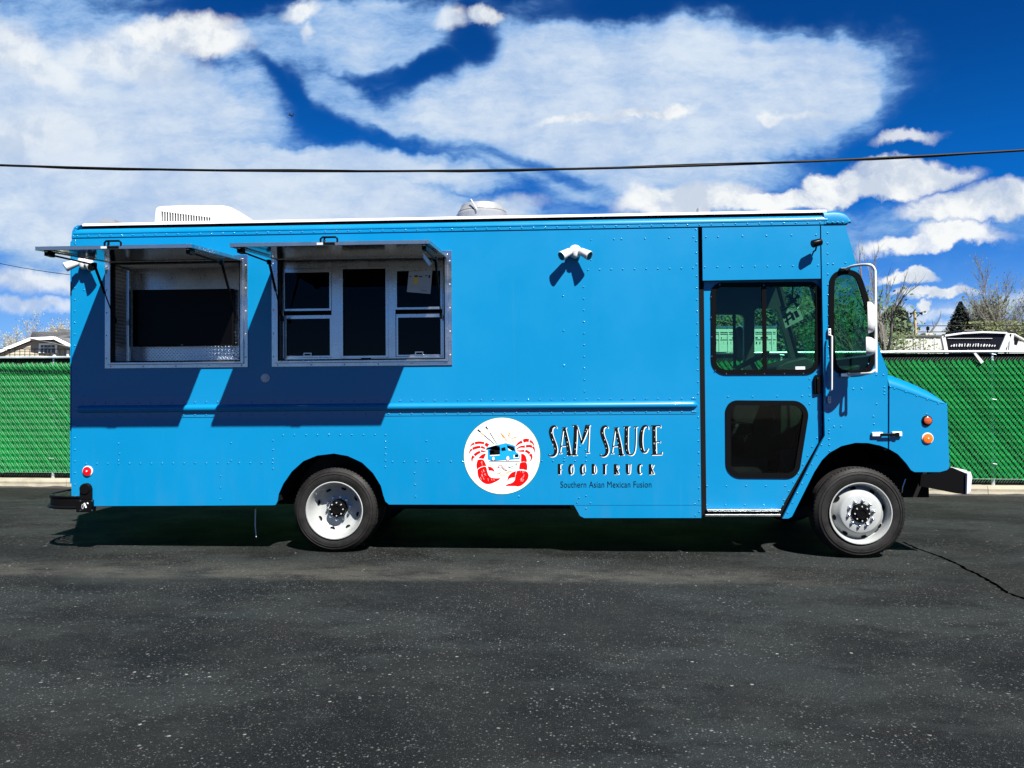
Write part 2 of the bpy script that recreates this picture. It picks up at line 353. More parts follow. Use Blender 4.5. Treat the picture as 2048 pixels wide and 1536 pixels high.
# ================================================================== ground and kerb
def fence_y(x): return 5.06-.0207*x
def ground_material():
    m = bpy.data.materials.new('asphalt'); m.use_nodes = True; t = m.node_tree; h = G(t); b = t.nodes['Principled BSDF']
    co = h.node('ShaderNodeTexCoord').outputs['Object']
    big = h.noise(co, .35, 6., .6); mid = h.noise(h.mapping(co, rot=(0, 0, .3), scale=(1, 1.15, 1)), 1.1, 7., .68); grit = h.noise(co, 130., 3., .7)
    jag = h.v('SCALE', h.v('SUBTRACT', h.noise(co, 110., 2., .6, col=True), (.5, .5, .5)), .012)
    cow = h.v('ADD', co, jag)
    def stones(scale, frac, seed):
        n = h.node('ShaderNodeTexVoronoi'); h.put(n.inputs['Vector'], h.mapping(cow, loc=(seed, seed*.7, 0))); n.inputs['Scale'].default_value = scale
        pick = h.step(h.xyz(n.outputs['Color'])[0], 1-frac, 1-frac+.02)
        bri = h.step(h.xyz(n.outputs['Color'])[1], 0., 1., .35, 1.)
        return h.m('MULTIPLY', h.m('MULTIPLY', pick, h.step(n.outputs['Distance'], .42, .22)), bri), n.outputs['Distance']
    s1, d1 = stones(62., .2, 3.1); s2, d2 = stones(115., .3, 9.3); s3, d3 = stones(36., .02, 5.7); s4, d4 = stones(230., .4, 2.3)
    patch = h.step(mid, .38, .62)
    c = h.mix(patch, (.0020, .0025, .0025), (.0060, .0070, .0068))
    c = h.mix(h.m('MULTIPLY', h.step(big, .45, .72), .6), c, (.0095, .0093, .0086))
    c = h.mix(h.m('MULTIPLY', h.step(h.noise(h.mapping(co, loc=(7, 3, 0), rot=(0, 0, .25), scale=(.55, 1., 1)), 1.0, 7., .7), .46, .6), .8), c, (.0135, .0165, .0160))
    # sunlight reflected off the truck side, painted as a pale band on the asphalt
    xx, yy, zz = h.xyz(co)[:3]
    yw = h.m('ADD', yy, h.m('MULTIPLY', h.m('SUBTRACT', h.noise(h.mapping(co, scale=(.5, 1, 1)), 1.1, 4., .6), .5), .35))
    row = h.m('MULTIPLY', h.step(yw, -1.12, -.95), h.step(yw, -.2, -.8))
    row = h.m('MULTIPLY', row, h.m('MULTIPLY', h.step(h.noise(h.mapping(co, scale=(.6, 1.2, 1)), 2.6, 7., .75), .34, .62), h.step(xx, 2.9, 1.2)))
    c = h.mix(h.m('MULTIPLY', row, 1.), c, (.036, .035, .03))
    c = h.mix(h.m('MULTIPLY', h.step(grit, .35, .75), .45), c, (.0095, .0103, .0099))
    clr = h.step(h.noise(h.mapping(co, loc=(4, 2, 0), scale=(1, 1.6, 1)), .8, 4., .6), .36, .62, .25, 1.)
    s1 = h.m('MULTIPLY', s1, clr); s2 = h.m('MULTIPLY', s2, h.step(h.noise(co, 2.6, 3., .6), .35, .62, .35, 1.))
    stc = h.mix(h.noise(co, 90., 2.), (.05, .05, .048), (.20, .205, .205))
    c = h.mix(h.m('MULTIPLY', s4, .4), c, (.05, .052, .05)); c = h.mix(h.m('MULTIPLY', s2, .45), c, stc); c = h.mix(h.m('MULTIPLY', s1, .75), c, stc); c = h.mix(s3, c, (.17, .17, .165))
    h.put(b.inputs['Base Color'], c); h.put(b.inputs['Roughness'], h.step(mid, .3, .7, .62, .85))
    b.inputs['Specular IOR Level'].default_value = .12
    bn = h.node('ShaderNodeBump'); bn.inputs['Strength'].default_value = .8; bn.inputs['Distance'].default_value = .006
    h.put(bn.inputs['Height'], h.m('ADD', h.m('MULTIPLY', h.m('MINIMUM', d1, d2), -.8), h.m('ADD', h.m('MULTIPLY', grit, .8), h.m('MULTIPLY', mid, 2.))))
    t.links.new(bn.outputs[0], b.inputs['Normal']); return m
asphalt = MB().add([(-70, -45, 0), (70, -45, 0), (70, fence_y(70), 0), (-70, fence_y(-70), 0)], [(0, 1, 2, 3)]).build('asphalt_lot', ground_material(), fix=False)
tag(asphalt, kind='structure')
dirt = mat('dry_ground', (.11, .1, .07), .95, bump=(4, .5), var=(.4, .4))
tag(MB().add([(-900, -900, -.03), (900, -900, -.03), (900, 1400, -.03), (-900, 1400, -.03)], [(0, 1, 2, 3)]).build('ground', dirt, fix=False), kind='structure')
# crack in the asphalt, running forward from the front wheel
cr_px = [(1806, 1084), (1830, 1096), (1850, 1103), (1876, 1112), (1893, 1119), (1917, 1129), (1930, 1138), (1958, 1150), (1978, 1162), (1996, 1172), (2014, 1186), (2048, 1197), (2110, 1222)]
cp = []
for i, (a, b) in enumerate(zip(cr_px[:-1], cr_px[1:])):
    for k in range(5):
        q = gnd(a[0]+(b[0]-a[0])*k/5, a[1]+(b[1]-a[1])*k/5); cp.append((q.x+random.uniform(-.008, .008), q.y+random.uniform(-.012, .012)))
L, R = ribbon(cp, [random.uniform(.014, .034) for _ in cp])
cb = MB(); n = len(L)
cb.add([(p.x, p.y, .004) for p in L]+[(p.x, p.y, .004) for p in R], [(i, i+1, n+i+1, n+i) for i in range(n-1)])
tag(cb.build('crack', mat('crack_shadow', (.0004, .0004, .0004), 1., spec=0.), fix=False), kind='structure')

# kerb under the fence, cast in sections, with a scalloped asphalt edge
kerb = tag(empty('kerb'), kind='structure')
kx = -13.0; KT = .145
while kx < 11:
    w = random.uniform(.95, 1.3); x0, x1 = kx+.004, kx+w-.004; dzz = random.uniform(-.004, .004); kx += w
    nseg = 8; mb = MB(); vs = []
    for k in range(nseg+1):
        x = x0+(x1-x0)*k/nseg; y = fence_y(x)-.13; wob = .012*noise.noise((x*2.3, 3, 0)); lip = .03+.035*max(0, noise.noise((x*1.6, 7, 2)))
        vs += [(x, y-.012+wob, lip-.05), (x, y+wob*.5, lip+.03), (x, y-.004, KT-.045+dzz), (x, y+.012, KT-.008+dzz), (x, y+.03, KT+dzz), (x, y+.3, KT+dzz), (x, y+.3, -.03)]
    m_ = 7; fs = [(k*m_+i, (k+1)*m_+i, (k+1)*m_+i+1, k*m_+i+1) for k in range(nseg) for i in range(m_-1)]
    fs += [tuple(range(m_))[::-1], tuple(nseg*m_+i for i in range(m_))]
    mb.add(vs, fs).build('kerb_section', concrete, kerb)
ed = MB(); pts = [(-13+k*.12) for k in range(200)]; vs = []
for x in pts:
    y = fence_y(x)-.13; a = .03+.03*noise.noise((x*1.1, 1, 5))
    vs += [(x, y+.03, .022+.02*noise.noise((x*3, 0, 0))), (x, y-.02-a*.3, .02+.018*noise.noise((x*3, 0, 0))), (x, y-.09-a, .003)]
ed.add(vs, [(k*3+i, (k+1)*3+i, (k+1)*3+i+1, k*3+i+1) for k in range(len(pts)-1) for i in range(2)])
tag(ed.build('asphalt_edge', mat('loose_asphalt', (.012, .011, .01), .9, bump=(60, .8), var=(9, .4)), fix=False, smooth=True), kind='structure')

# ================================================================== chain link fence with green slats
ZB, ZT = .185, 2.20; CW, CHH = .085, .105
fence = empty('chain_link_fence', (0, 5.06, 0), (0, 0, math.atan(-.0207)))
tag(fence, 'chain link fence with green diagonal privacy slats behind the food truck', 'fence')
MB().tube([(x, 0, ZT+.0026*x) for x in range(-13, 12, 2)], .021, 10).build('top_rail', galv, fence, smooth=True)
for x in range(-12, 11, 2):
    MB().tube([(x-.03, 0, ZT+.0026*x), (x+.03, 0, ZT+.0026*x)], .0235, 10).build('rail_sleeve', galv, fence, smooth=True)
for x in (-11.3, -8.35, -5.3, -2.3, .7, 3.7, 6.92, 9.9):
    MB().tube([(x, .055, -.02), (x, .055, ZT-.02)], .03, 10).lathe([(.0, ZT+.03), (.03, ZT+.02), (.035, ZT-.02)], (x, .055, 0), 'z', 10).build('post', galv, fence, smooth=True)
    for z in (ZT-.0, 1.5, .5):
        MB().tube([(x-.045, .03, z-.01), (x-.03, -.012, z-.02), (x+.03, -.012, z-.03), (x+.045, .03, z-.02)], .005, 5).build('tie', galv, fence)
MB().tube([(-13, -.008, ZB+.055), (11, -.008, ZB+.055)], .0028, 5).build('tension_wire', wirem, fence)
wm = MB(); nst = int((ZT-.03-ZB)/(CHH/2))
wv, wf = [], []
x = -12.6
while x < 10.8:
    base = len(wv)
    for k in range(nst+1):
        xx_ = x+(CW/4 if k % 2 else -CW/4); z = ZB+k*CHH/2; y = (-.004 if k % 2 else .001); r = .0021
        wv += [(xx_-r, y, z), (xx_+r, y, z), (xx_, y-r*1.7, z)]
    for k in range(nst):
        for j in range(3):
            a = base+k*3+j; b = base+k*3+(j+1) % 3; wf.append((a, b, b+3, a+3))
    x += CW/2
wm.add(wv, wf).build('wire_mesh', wirem, fence, fix=False, kind='stuff')
# one slat, woven down to the right through the mesh; alike slats share it
SZT = ZT-.115; ncell = int((SZT-ZB-.03)/(CHH/2))
slat_len = Vector((CW/2, 0, -CHH/2)); sn = Vector((CHH, 0, CW)).normalized()
sm_ = MB(); vs = []; NS = 6
for k in range(ncell*NS+1):
    s_ = k/NS; p = slat_len*s_; bow = -.002*math.cos(2*pi*s_)
    for j, wv_ in enumerate((-.5, -.2, .15, .5)):
        q = p+sn*(.058*wv_); vs.append((q.x, .014+bow*(1-.35*abs(wv_))+(-.003, -.006, .003, .02)[j], q.z))
sm_.add(vs, [(k*4+j, (k+1)*4+j, (k+1)*4+j+1, k*4+j+1) for k in range(ncell*NS) for j in range(3)])
slat_me = sm_.mesh('slat', False); slat_me.materials.append(slatm); slat_me.shade_smooth()
x = -12.25
while x < 9.2:
    o = bpy.data.objects.new('slat', slat_me); COL.objects.link(o); o.parent = fence
    sh_ = random.choice((0, 0, .1, .2, .35)) if random.random() < .5 else 0; o.location = (x+CW/4+slat_len.x*sh_, random.uniform(-.001, .001), SZT+slat_len.z*sh_); o.rotation_euler = (random.uniform(-.002, .002), random.uniform(-.004, .004), random.uniform(-.05, .05)*0)
    x += CW
MB().box((-13, .03, SZT-.06), (11, .034, ZT-.01)).build('backing_strip', blackm, fence)
MB().box((-13, .046, ZB+.0), (11, .049, SZT-.01)).build('gap_shade_sheet', blackm, fence)  # added black sheet that makes the gaps between slats look shaded
MB().box((-13, .05, -.02), (11, .055, ZB+.08)).build('foot_shade_strip', blackm, fence)  # black strip painting in the shade on the ground behind the fence
q = at(1948, 705, 5.0)
MB().prism([(0, 0), (.035, .01), (.15, -.13), (.11, -.16)], -.03, -.018).build('cloth_strap', mat('grey_cloth', (.38, .38, .38), .9), fence, loc=(q.x-.06, 0, q.z-.02))

# ================================================================== food truck
BETA = .0078
def Lx(px, py, y=0.):
    p = at(px, py, y); c, s = math.cos(BETA), math.sin(BETA)
    return (p.x*c+p.z*s, -p.x*s+p.z*c)
def L3(px, py, y=0.):
    a = Lx(px, py, y); return Vector((a[0], y, a[1]))
truck = empty('food_truck', rot=(0, -BETA, 0))
tag(truck, 'bright blue food truck with two open serving hatches and a round crab logo', 'food truck')
WID = 2.34
XR, XS, XH = -4.672, 1.452, 1.492          # rear edge, end of box side, start of cab
ZSEAM, ZBOT, ZSTEP = 3.125, .487, .362
F1 = (Lx(211, 620)[0], 1.829, Lx(496, 620)[0], 2.925); F2 = (Lx(544, 620)[0], 1.829, Lx(904, 620)[0], 2.935)
# --- box side
arch_r = [Lx(*p) for p in ((545, 1012.5), (551, 1010), (555, 1003), (557, 989), (566.5, 967.5), (584, 942.5), (607, 922), (634, 911), (668, 907), (696, 912), (724, 925), (746, 946), (762, 972), (767, 992), (771, 1003), (778, 1009))]
step_l = [Lx(1148, 1012)[0], Lx(1160, 1030)[0]]
side = [(XR, .552), (Lx(182, 998)[0], .552), (Lx(188, 1010)[0], ZBOT-.006)]+[(a, max(b, ZBOT)) for a, b in arch_r]+[(step_l[0], ZBOT), (step_l[1], ZSTEP+.02), (step_l[1]+.04, ZSTEP), (XS, ZSTEP), (XS, ZSEAM+.02), (XR, ZSEAM+.02)]
hole1 = [(F1[0]+.05, F1[1]+.05), (F1[2]-.05, F1[1]+.05), (F1[2]-.05, F1[3]-.05), (F1[0]+.05, F1[3]-.05)]
hole2 = [(F2[0]+.05, F2[1]+.05), (F2[2]-.05, F2[1]+.05), (F2[2]-.05, F2[3]-.05), (F2[0]+.05, F2[3]-.05)]
sp = MB().prism(side, 0, .03, [hole1, hole2]).build('side_panel', blue, truck)
MB().box((step_l[0]+.02, -.003, ZBOT-.002), (XS, .004, ZBOT+.004)).build('skirt_seam', blue, sp)
MB().prism([(a, b) for a, b in side[2:]][:18]+[(arch_r[-1][0], arch_r[-1][1]+.0)], .028, .5) if False else None
# arch liner
al = MB(); vs = []
for a, b in arch_r[2:-2]: vs += [(a, .01, max(b, ZBOT)), (a, .75, max(b, ZBOT))]
al.add(vs, [(2*i, 2*i+1, 2*i+3, 2*i+2) for i in range(len(vs)//2-1)]).build('wheel_arch_liner', chassis, truck, fix=False)
# --- roof cap with rolled edge, black shadow fill and white roof
def extrude_x(prof, x0, x1, name, m, parent=truck, smooth=True, cap=True, kind=None):
    n = len(prof); mb = MB().add([(x0, y, z) for y, z in prof]+[(x1, y, z) for y, z in prof], [(i, i+1, n+i+1, n+i) for i in range(n-1)]+([tuple(range(n)), tuple(range(n, 2*n))[::-1]] if cap else []))
    return mb.build(name, m, parent, smooth=smooth)
capp = [(.02, ZSEAM), (-.008, ZSEAM), (-.008, 3.158), (-.013, 3.161), (-.013, 3.168)]+[(-.013+.075*(1-math.cos(a)), 3.168+.052*math.sin(a)) for a in [k*pi/16 for k in range(1, 9)]]+[(.07, 3.12)]
cap_o = extrude_x(capp, XR+.03, 2.66, 'roof_cap', blue)
extrude_x([(.055, 3.19), (.055, 3.262), (.3, 3.262), (.3, 3.19)], XR+.05, 2.64, 'lip_shadow_fill', blackm, smooth=False)  # black fill painted in as the shadow gap below the roof lip
rf = [(.028, 3.246), (.028, 3.260), (.04, 3.270), (.09, 3.285)]+[(.09+(WID-.18)*k/10, 3.285+.055*math.sin(pi*k/10)) for k in range(1, 10)]+[(WID-.09, 3.285), (WID-.03, 3.262), (WID-.03, 3.244)]
extrude_x(rf, XR+.09, 2.67, 'roof', roofw)
# rounded rear upper corner piece
MB().prism([(XR, ZSEAM-.003), (XR+.035, ZSEAM-.003), (XR+.06, 3.215), (XR+.085, 3.245), (XR+.07, 3.25), (XR+.028, 3.228), (XR+.008, 3.19)], -.006, .12).build('corner_cap', blue, truck)
# --- far side, rear, floor, inside
fh = []
fa = [at(1395, 627, 2.3), at(1487, 745, 2.3)]
def Lf(px, py): return Lx(px, py, 2.3)
fwA = [Lf(1380, 760), Lf(1487, 760), Lf(1487, 630), Lf(1380, 630)]
fwB = [Lf(1507, 760), Lf(1592, 760), Lf(1551, 618), Lf(1507, 618)]
def qd(q): return rrect(0, 0, 0, 0, .05, 5, quad=q)
holeA, holeB = qd(fwA), qd(fwB)
far = [(XR, .55), (2.0, .45), (3.2, .8), (3.23, 1.72), (3.12, 1.9), (2.86, 3.14), (XR, 3.24)]
fw = MB().prism(far, 2.28, WID, [holeA, holeB]).build('far_side_wall', blue, truck)
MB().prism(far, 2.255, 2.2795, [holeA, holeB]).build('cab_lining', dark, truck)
fp = MB(); mx_ = Lf(1468, 700)[0]
fp.box((mx_-.018, 2.268, fwA[0][1]-.02), (mx_+.018, 2.279, fwA[2][1]+.02)); fp.build('window_divider', black, fw)
for hname, hh in (('far_pane', holeA), ('far_pane', holeB)):
    MB().prism(hh, 2.30, 2.304).build(hname, farglass, fw)
MB().box((XR+.002, .031, .555), (XR+.03, 2.279, 3.2)).build('rear_wall', blue, truck)
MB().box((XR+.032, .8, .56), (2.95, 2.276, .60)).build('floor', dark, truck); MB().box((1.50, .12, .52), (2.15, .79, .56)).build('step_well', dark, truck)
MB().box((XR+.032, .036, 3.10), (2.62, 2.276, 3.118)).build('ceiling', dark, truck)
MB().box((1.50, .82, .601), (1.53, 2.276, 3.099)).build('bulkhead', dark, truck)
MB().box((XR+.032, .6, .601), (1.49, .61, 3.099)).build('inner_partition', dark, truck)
# --- cab: header, cowl, fender, door
header = [(XH, Lx(1408, 561)[1]), (2.592, Lx(1640, 557)[1]), (2.592, ZSEAM+.02), (XH, ZSEAM+.02)]
hp = MB().prism(header, 0, .025).build('header_panel', blue, truck)
MB().box((XS-.02, .055, .37), (XH+.02, .07, ZSEAM)).build('door_track', blackm, truck)
arch_f = [Lx(*p) for p in ((1584, 1033), (1628.5, 944), (1644, 920), (1658, 906), (1683, 892), (1711, 885.5), (1736, 886), (1760, 891), (1775.5, 897))]
arch_f2 = [Lx(*p) for p in ((1778.5, 898), (1795.5, 908), (1813, 927), (1822, 940), (1829, 944))]
cx_ = Lx(1648, 700)[0]
cowl = [Lx(1565, 1037), Lx(1577, 1037)]+arch_f+[Lx(1775.5, 741), Lx(1763.6, 711), Lx(1748, 656), Lx(1734, 602), Lx(1715, 539), Lx(1705, 500), (Lx(1690, 450)[0], ZSEAM-.003), (2.603, ZSEAM-.003), (2.61, Lx(1651, 871)[1])]
qw = [Vector(Lx(*p)) for p in ((1666, 728), (1676, 742), (1700, 747), (1733, 743), (1744, 728), (1748, 706), (1748, 668), (1741, 632), (1731, 594), (1720, 560), (1711, 548), (1695, 543), (1679, 545), (1667, 553), (1662, 570), (1661, 640), (1663, 700))]
qw = [tuple(p) for p in smooth_line(qw+[qw[0]], 3)[:-1]]
cw = MB().prism(cowl, 0, .03, [qw]).build('cowl_panel', blue, truck)
def inset(poly, d):
    P = [Vector(p) for p in poly]; n = len(P); ar = sum(P[i].x*P[(i+1) % n].y-P[(i+1) % n].x*P[i].y for i in range(n)); out_ = []
    for i in range(n):
        t = (P[(i+1) % n]-P[i-1]).normalized(); nn = Vector((-t.y, t.x))*(1 if ar > 0 else -1); out_.append(tuple(P[i]+nn*d))
    return out_
MB().prism(inset(qw, -.018), -.012, .012, [inset(qw, .03)]).build('window_gasket', black, cw)
MB().prism(inset(qw, .025), .008, .012).build('pane', cabglass, cw)
fen = arch_f2+[Lx(1880, 944), Lx(1894, 940), Lx(1898, 936), Lx(1898.6, 928), Lx(1894, 806), Lx(1876, 804), Lx(1779, 771)]
fd = MB().prism(fen, -.001, .03).build('fender', blue, truck)
wl = MB(); vs = []
for a, b in arch_f+arch_f2[1:]: vs += [(a, .034, b+.004), (a, .8, b+.004)]
wl.add(vs, [(2*i, 2*i+1, 2*i+3, 2*i+2) for i in range(len(vs)//2-1)]).build('wheel_arch_liner', chassis, truck, fix=False)
MB().prism([(2.18, .36), (3.5, .36), (3.5, 1.2), (2.62, 1.2), (2.55, .95)], .8, .82).build('inner_fender', chassis, truck)
l_, r_ = ribbon([Lx(1556, 1030, .1), Lx(1647, 872, .1), Lx(1645, 556, .1)], .07)
MB().prism([tuple(p) for p in l_]+[tuple(p) for p in r_[::-1]], .1, .11).build('door_seal', blackm, truck)
# hood with a rolled side
st = [(Lx(1777, 745), Lx(1779, 771)), (Lx(1800, 752), Lx(1800, 778.5)), (Lx(1835, 766), Lx(1835, 790.5)), (Lx(1862, 779), Lx(1862, 800)), (Lx(1874, 786.5), Lx(1874, 803.5)), (Lx(1883, 794), Lx(1883, 805.5)), (Lx(1889, 801), Lx(1889, 806.5))]
hm = MB(); vs = []; nn_ = 9
for (xc, zc), (xs_, zs) in st:
    r = .17; row = [(xc, -.004, zs-.004)]
    for k in range(nn_):
        a = k/(nn_-1)*pi/2; row.append((xc, -.004+r*(1-math.cos(a)), zs+(zc-zs)*math.sin(a)))
    row += [(xc, WID-p[1], p[2]) for p in row[::-1]]
    vs += row
w_ = len(vs)//len(st)
hm.add(vs, [(i*w_+j, (i+1)*w_+j, (i+1)*w_+j+1, i*w_+j+1) for i in range(len(st)-1) for j in range(w_-1)])
hood = hm.build('hood', blue, truck, smooth=True)
fx = Lx(1894, 806)[0]
MB().box((fx-.03, .03, .83), (fx+.002, WID-.03, Lx(1889, 806)[1])).build('front_panel', blue, truck, bevel=.01)
MB().prism([Lx(1778, 901), Lx(1778.5, 898), Lx(1778.5, 760), Lx(1776, 742), Lx(1770, 742), Lx(1770, 901)], .032, WID-.03).build('firewall', dark, truck)
# visor over the windscreen
v0 = Lx(1652, 421); visor = [(2.63, 3.128), (Lx(1690, 448)[0], 3.128), (Lx(1694, 443)[0], Lx(1694, 443)[1]), (Lx(1701, 439)[0], Lx(1701, 439)[1]), Lx(1701, 434), Lx(1697, 428), Lx(1690, 423), Lx(1680, 420), Lx(1668, 419), (2.63, Lx(1652, 421)[1])]
vm = MB(); rows = []
for y_, sc_ in ((-.004, .0), (-.012, .45), (.0, .78), (.03, .94), (.08, 1.), (WID-.08, 1.), (WID-.03, .94), (WID, .78), (WID, .0)):
    zc0 = 3.128
    rows += [((p[0]-2.63)*(1 if i < 4 else .75+.25*sc_)+2.63, y_ if i not in (0, 1) else max(-.012, min(y_, WID)), zc0+(p[1]-zc0)*(max(sc_, .05) if i > 1 else 1)) for i, p in enumerate(visor)]
nv = len(visor)
vm.add(rows, [(i*nv+j, i*nv+(j+1) % nv, (i+1)*nv+(j+1) % nv, (i+1)*nv+j) for i in range(8) for j in range(nv)])
vis = vm.build('visor', blue, truck, smooth=True)
MB().box((2.80, .06, 3.135), (2.872, WID-.06, 3.165)).build('marker_lamp', black, truck)
# windscreen and pillars
wsb, wst = Vector(Lx(1763, 706)), Vector(Lx(1702, 490))
def wpt(t, dx_=0): p = wsb+(wst-wsb)*t; return (p.x+dx_, p.y)
MB().prism([wpt(0, -.03), wpt(0, -.024), wpt(1, -.024), wpt(1, -.03)], .05, WID-.08).build('windscreen', farglass, truck)
MB().prism([wpt(1, -.045), wpt(1, -.005), (Lx(1690, 450)[0]-.01, 3.12), (Lx(1690, 450)[0]-.06, 3.12)], .031, WID-.03).build('windscreen_header', blue, truck)
for y_ in (WID/2, WID-.1): MB().prism([wpt(0, -.045), wpt(0, -.02), wpt(1, -.02), wpt(1, -.045)], y_, y_+.045).build('windscreen_post', black, truck)
MB().prism([Lx(1763, 706), Lx(1771, 742), Lx(1750, 752), Lx(1742, 712)], .031, WID-.03).build('dash_top', black, truck)
# --- sliding door
DY = .066
def Ld(px, py): return Lx(px, py, DY)
door_o = [Ld(1409, 1019), Ld(1560, 1020), Ld(1644, 872), Ld(1641, 552), Ld(1406, 552)]
dw = rrect(0, 0, 0, 0, [.13, .13, .09, .09], 8, quad=[Ld(1425, 747), Ld(1637, 746), Ld(1638, 566), Ld(1424, 568)])
dl = rrect(0, 0, 0, 0, [.13, .12, .13, .10], 8, quad=[Ld(1454, 953), Ld(1594, 954), Ld(1618, 804), Ld(1453, 803)])
door = MB().prism(door_o, DY, DY+.03, [dw, dl]).build('cab_door', blue, truck)
MB().prism(inset(dw, -.012), DY-.012, DY+.01, [inset(dw, .034)]).build('window_gasket', black, door)
MB().prism(inset(dw, .03), DY+.006, DY+.010).build('upper_pane', cabglass, door)
mxd = Ld(1528.5, 650)[0]
MB().box((mxd-.02, DY-.004, Ld(1528, 742)[1]), (mxd+.02, DY+.004, Ld(1528, 572)[1])).build('window_divider', black, door)
MB().prism(inset(dl, -.012), DY-.012, DY+.01, [inset(dl, .036)]).build('window_gasket', black, door)
MB().prism(inset(dl, .03), DY+.006, DY+.010).build('lower_pane', doorglass, door)
for (a, b, z_) in ((1591, 1610, 736), (1604, 1612, 0)):
    if z_: q0, q1 = Ld(a, z_+3), Ld(b, z_-3); MB().box((q0[0], DY-.001, q0[1]), (q1[0], DY+.003, q1[1])).build('glass_label', paper, door)
# door handle (black recessed latch)
hd = MB().prism([Ld(1627, 789), Ld(1640, 786), Ld(1641, 750), Ld(1629, 750), Ld(1626, 757)], DY-.03, DY-.002)
hd.build('door_handle', black, door, bevel=.006)
MB().box((Ld(1631, 786)[0], DY-.045, Ld(1631, 784)[1]), (Ld(1634, 760)[0], DY-.03, Ld(1634, 756)[1])).build('door_handle', black, door, bevel=.004)
# grab rail beside the door
p0, p1 = L3(1657, 668), L3(1664, 672, -.07); p2 = L3(1663.5, 780, -.07); p3 = L3(1657, 796)
MB().tube([p1+Vector((-.01, .03, .01)), p1, p2, p2+Vector((-.01, .03, -.01))], .0085, 8).build('grab_rail', white, cw, smooth=True)
for p in (L3(1657, 664), L3(1657, 799)):
    MB().box((p.x-.012, -.03, p.z-.035), (p.x+.014, -.001, p.z+.03)).build('rail_bracket', white, cw, bevel=.004)
    for s_ in (-.012, .012): MB().tube([(p.x, -.034, p.z+s_), (p.x, -.029, p.z+s_)], .005, 6).build('bolt', black, cw)
# step plate
q0, q1 = Lx(1412, 1033), Lx(1563, 1019)
MB().box((q0[0]-.01, -.012, q0[1]), (q1[0]-.01, .1, q0[1]+.022)).box((q0[0]+.01, .01, q1[1]-.018), (q1[0]-.0, .06, q1[1])).build('door_sill', alu, truck, bevel=.004)
MB().box((q0[0]+.02, .05, q0[1]+.02), (q1[0]-.02, .09, q1[1]-.015)).build('sill_slot', blackm, truck)
# --- riveted waist band
zb0, zb1 = 1.346, 1.512
band = MB().prism(rrect(XR+.03, zb0, XS-.004, zb1, .045, 4), -.0045, -.0005).build('waist_band', blue, truck)
bg_ = MB(); vs = []; xs = [(XR+.045, .0), (XR+.055, .5), (XR+.075, .87), (XR+.1, 1.), (XS-.075, 1.), (XS-.05, .87), (XS-.03, .5), (XS-.02, .0)]
for x, k in xs:
    for j in range(11):
        a = -pi/2+pi*j/10; vs.append((x, -.003-.038*k*math.cos(a), 1.432+.036*k*math.sin(a) if k else 1.432))
bg_.add(vs, [(i*11+j, i*11+j+1, (i+1)*11+j+1, (i+1)*11+j) for i in range(len(xs)-1) for j in range(10)]).build('rub_rail', blue, truck, smooth=True)
# --- rivets (joined, a few pixels each)
RV = MB()
def rivet(x, z, y=0., r=.0088):
    vs = []
    for rr_, h_ in ((r, 0.), (r*.86, -.0032), (r*.5, -.0052)):
        for k in range(8): a = 2*pi*k/8; vs.append((x+rr_*math.cos(a), y+h_, z+rr_*math.sin(a)))
    RV.add(vs, [(j*8+k, j*8+(k+1) % 8, j*8+8+(k+1) % 8, j*8+8+k) for j in range(2) for k in range(8)]+[tuple(range(16, 24))])
def rrow(a, b, n, y=0., r=.0088):
    a, b = Vector(a), Vector(b)
    for k in range(n): p = a+(b-a)*k/max(1, n-1); rivet(p.x, p.y, y, r)
SPC = .1125
def hrow(x0, x1, z, y=0., sp_=SPC, r=.0088): rrow((x0, z), (x1, z), max(2, round((x1-x0)/sp_)+1), y, r)
hrow(XR+.06, 2.59, 3.142, -.008); hrow(2.66, 2.80, 3.142, -.012, .045)
hrow(XR+.12, XS-.06, 1.492, -.0045); hrow(XR+.12, XS-.06, 1.366, -.0045)
for z_ in (1.492, 1.366): rivet(XS-.045, z_, -.0045); rivet(XS-.075, z_, -.0045)
rrow((XR+.035, .58), (XR+.03, 3.08), 23); rrow((XR+.035, 2.95), (XR+.035, 3.10), 5)
rrow((XR+.02, 3.14), (XR+.05, 3.22), 4, -.006)
rrow((XS-.018, .42), (XS-.018, 3.10), 25)
hrow(Lx(1176, 537)[0], XS-.05, Lx(1280, 538)[1]); hrow(XH+.02, 2.57, Lx(1500, 533)[1])
for px in (1228, 1243, 1290, 1338, 1387): rivet(*Lx(px, 478.5-(px-1228)*.025))
for px in (1412, 1436, 1485, 1533, 1583, 1632): rivet(*Lx(px, 474-(px-1412)*.02))
rrow(Lx(1167, 574), Lx(1169, 783), 10); rrow(Lx(1126, 592), Lx(1128, 731), 3); rrow(Lx(1182, 480), Lx(1182, 520), 2, r=.006)
zr = Lx(500, 926)[1]
hrow(Lx(172, 926)[0], Lx(545, 926)[0], zr); hrow(Lx(785, 923)[0], Lx(925, 923)[0], zr+.006); hrow(Lx(1084, 921)[0], Lx(1172, 921)[0], zr+.008)
rrow(Lx(546, 881), Lx(546, 937), 4); rrow(Lx(237, 887), Lx(237, 921), 2); rrow(Lx(462, 886), Lx(462, 921), 2); rrow(Lx(441, 952), Lx(441, 998), 3)
hrow(Lx(566, 870)[0], Lx(750, 870)[0], Lx(650, 870)[1]); rrow(Lx(771, 870), Lx(771, 934), 6); rrow(Lx(829, 946), Lx(831, 993), 3); rrow(Lx(853, 882), Lx(853, 918), 2); rrow(Lx(1038, 993), Lx(1172, 992), 2); rivet(*Lx(239, 907))
for p in ((246, 588), (246, 660), (168, 580), (168, 660), (168, 790), (1154, 1005), (1181, 1006), (1172, 1017), (1390, 1008), (1391, 1031), (1158, 996), (1160, 893), (1171, 900), (1172, 913), (1170, 945), (1129, 916), (1129, 921)): rivet(*Lx(*p))
